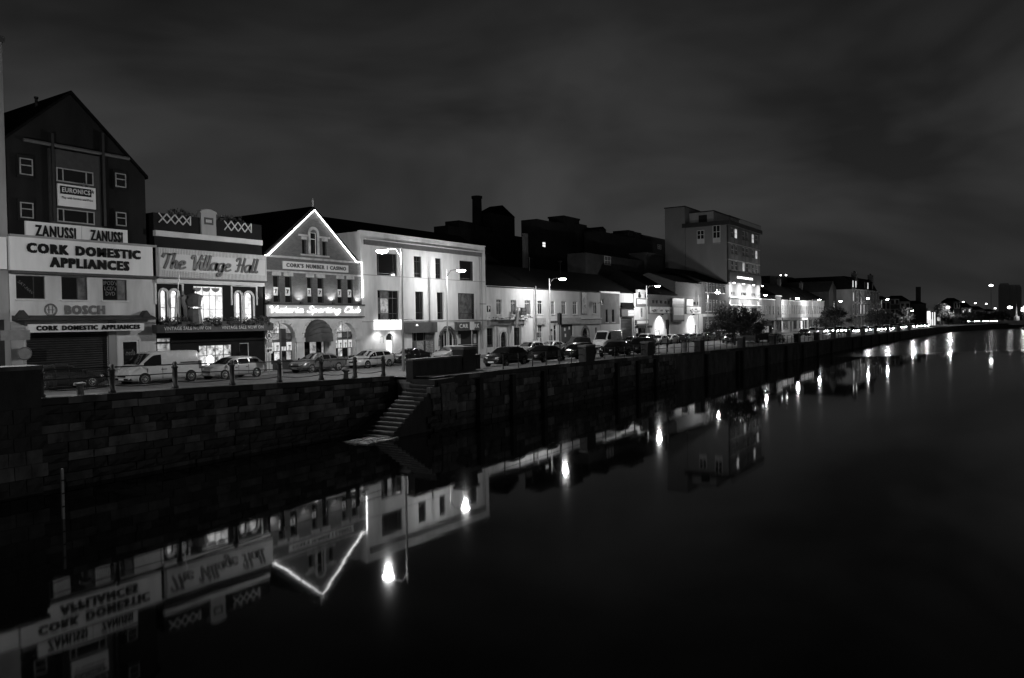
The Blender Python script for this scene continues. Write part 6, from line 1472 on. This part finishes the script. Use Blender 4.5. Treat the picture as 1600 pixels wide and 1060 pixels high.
u_ = atV(737.5, 540, 45.6).x; sign_post(u_, 45.6, 2.93, 3.6, 'small pale notice plate on a post in front of the car park sign', [rect_p(.75, 2.8, 3.6, signw, None, lgrey)])
ps_ = thing('parking_sign', 'white square letter P parking sign projecting at the white building right corner', 'sign', (atV(763, 480, 47.4).x, 47.4, atV(763, 484, 47.4).z))
MB().box(-.42, .42, -.03, .03, -.55, .5).build('panel', signw, ps_); MB().box(-.34, .34, -.05, -.03, -.25, .42).build('panel_face', lblack, ps_); text('P', ps_, (-.18, .2, -.2, .36), -.07, mat('sign_letters'), .06); MB().tube([(-.42, 0, .6), (-.9, .5, .62)], .03, 5).build('bracket', dmetal, ps_)
for px, v, h, l in ((875, 31.4, 4.1, 'dark traffic signal pole behind the railing left of the nearest pier'), (1043, 29.9, 3.4, 'dark signal pole behind the railing right of the second pier')):
    o = thing('traffic_light', l, 'traffic light', (atV(px, 540, v).x, v, qz(60))); MB().lathe([(.055, 0), (.05, h)], seg=8).build('pole', dmetal, o); MB().box(-.18, .18, -.12, .12, h - 1.0, h - .05).build('signal_head', blackp, o)
for px, v, l in ((795, 33.2, 'thin slanting post beside the railing near the black hatchback'),):
    pass
for i, (px, v, l) in enumerate(((1069, 30.3, 'pale litter bin with dark rim behind the third railing stretch'), (1160, 30.5, 'pale square bin beside the bushy tree trunk'))):
    o = thing('litter_bin', l, 'litter bin', (atV(px, 540, v).x, v, road_z(85 + i * 25, v) + .05)); MB().lathe([(.3, 0), (.34, 1.0), (.36, 1.05), (.3, 1.1)], seg=12).build('bin_body', signg, o); MB().lathe([(.25, 1.1), (.25, 1.16)], seg=12).build('bin_lid', blackp, o)
fp = thing('flag_pole', 'thin white pole rising from the giant coffee pot side to the script sign', 'flag pole', (30.27 + b2.q(273, 500, -.8)[0], 47.2, 3.05 + cz))
MB().tube([(0, 0, 0), (.35, -.1, 3.4)], .03, 5).build('pole', metal, fp); MB().prism([(-.02, .4), (.1, 2.0), (.2, 2.0), (.22, .9), (.1, .3)], -.03, .03).build('cloth', signw, fp)

# ------------------------------------------------------------------ trees
def tree(u, v, zb, h, cr, label, n=5200, m=leafm, m2=leafl, trunk=.16, size=.16, name='quay_tree', glow=0):
    o = thing(name, label, 'tree', (u, v, zb)); b = MB()
    b.tube([(0, 0, 0), (.05, .02, h * .25), (-.05, .05, h * .5), (.0, 0, h * .75)], 0, 8, radii=[trunk, trunk * .8, trunk * .6, trunk * .25])
    cs = []; rr = random.Random(int(u * 10))
    for i in range(26):
        a = rr.uniform(0, 6.28); e = rr.uniform(0, 1); rad = cr * (rr.uniform(.35, 1)) * (1 - .45 * max(0, e - .5)); z = h * (.36 + .56 * e)
        p = (rad * math.cos(a) * (1 - .3 * e), rad * math.sin(a) * (1 - .3 * e), z, rr.uniform(.6, 1.1)); cs.append(p)
        if i < 14: b.tube([(0, 0, h * (.25 + .3 * e)), (p[0] * .5, p[1] * .5, (h * (.3 + .3 * e) + z) / 2 + .1), p[:3]], 0, 5, radii=[trunk * .35, trunk * .2, trunk * .06])
    b.build('trunk', barkm, o); foliage(n, clumps(cs, cr * .16), size, m, m2, 'crown', o); return o
p = atV(1148, 545, 31.5); tree(p.x, 31.5, 2.8, 5.4, 3.7, 'dense round bushy tree on the quay left of the dark bus', 7500)
p = atV(1172, 540, 33.5); tree(p.x, 33.5, 2.8, 4.6, 2.6, 'smaller wispy tree leaning beside the dense round quay tree', 3200)
p = atV(1303, 525, 35.5); tree(p.x, 35.5, 2.4, 6.2, 4.0, 'second round bushy tree in front of the pale far terrace', 6000, size=.22, trunk=.25)
p = atV(1372, 515, 33); tree(p.x, 33, 2.2, 6.4, 3.8, 'third round tree at the right foot of the mansard building', 4500, size=.32, trunk=.25)
gt_ = None
d = ray(1472, 500); p = d * (335 / (d.x * f.x + d.y * f.y)); tree(p.x, p.y, 2.1, 9.2, 4.6, 'far tree glowing white, its leaves coloured pale as if lamplit', 3800, mat('foliage_painted_lit', .3, .7, var=.5, scale=.8), mat('foliage_painted_lit'), .3, .34)  # lamplight partly put into the colour, leaves far paler than elsewhere
ld = bpy.data.lights.new('lamp', 'POINT'); ld.energy = 2500; ld.shadow_soft_size = .5
tlp = thing('tree_lamp', 'bright lantern on a post in front of the far glowing tree', 'street lamp', (p.x - 2.5, p.y - 2.5, 2.1)); MB().lathe([(.1, 0), (.08, 7)], seg=6).build('pole', dmetal, tlp); MB().lathe([(.1, 7), (.5, 7.2), (.5, 7.7), (.1, 7.9)], seg=8).build('lantern_glass', mat('far_lamp_glow'), tlp); base_obj('lamp_light', ld, tlp, (0, -.6, 7.4))
for i, (px, w, Zd) in enumerate(((1412, 4, 290), (1489, 5, 340), (1508, 6, 345), (1522, 5.5, 350), (1534, 5, 360), (1560, 6, 380))):
    d = ray(px, 500); p = d * (Zd / (d.x * f.x + d.y * f.y)); tree(p.x, p.y, 2.1, 5.5 if i else 7.5, w, ['loose far tree left of the low far lamp', 'dark low far tree right of the glowing tree', 'rounded far tree before the pale-fronted house', 'rounded far tree left of the bend headlights', 'low far tree above the bend headlights', 'last far tree left of the monument'][i], 1500, size=.38, trunk=.2)
print('objects', len(bpy.data.objects))
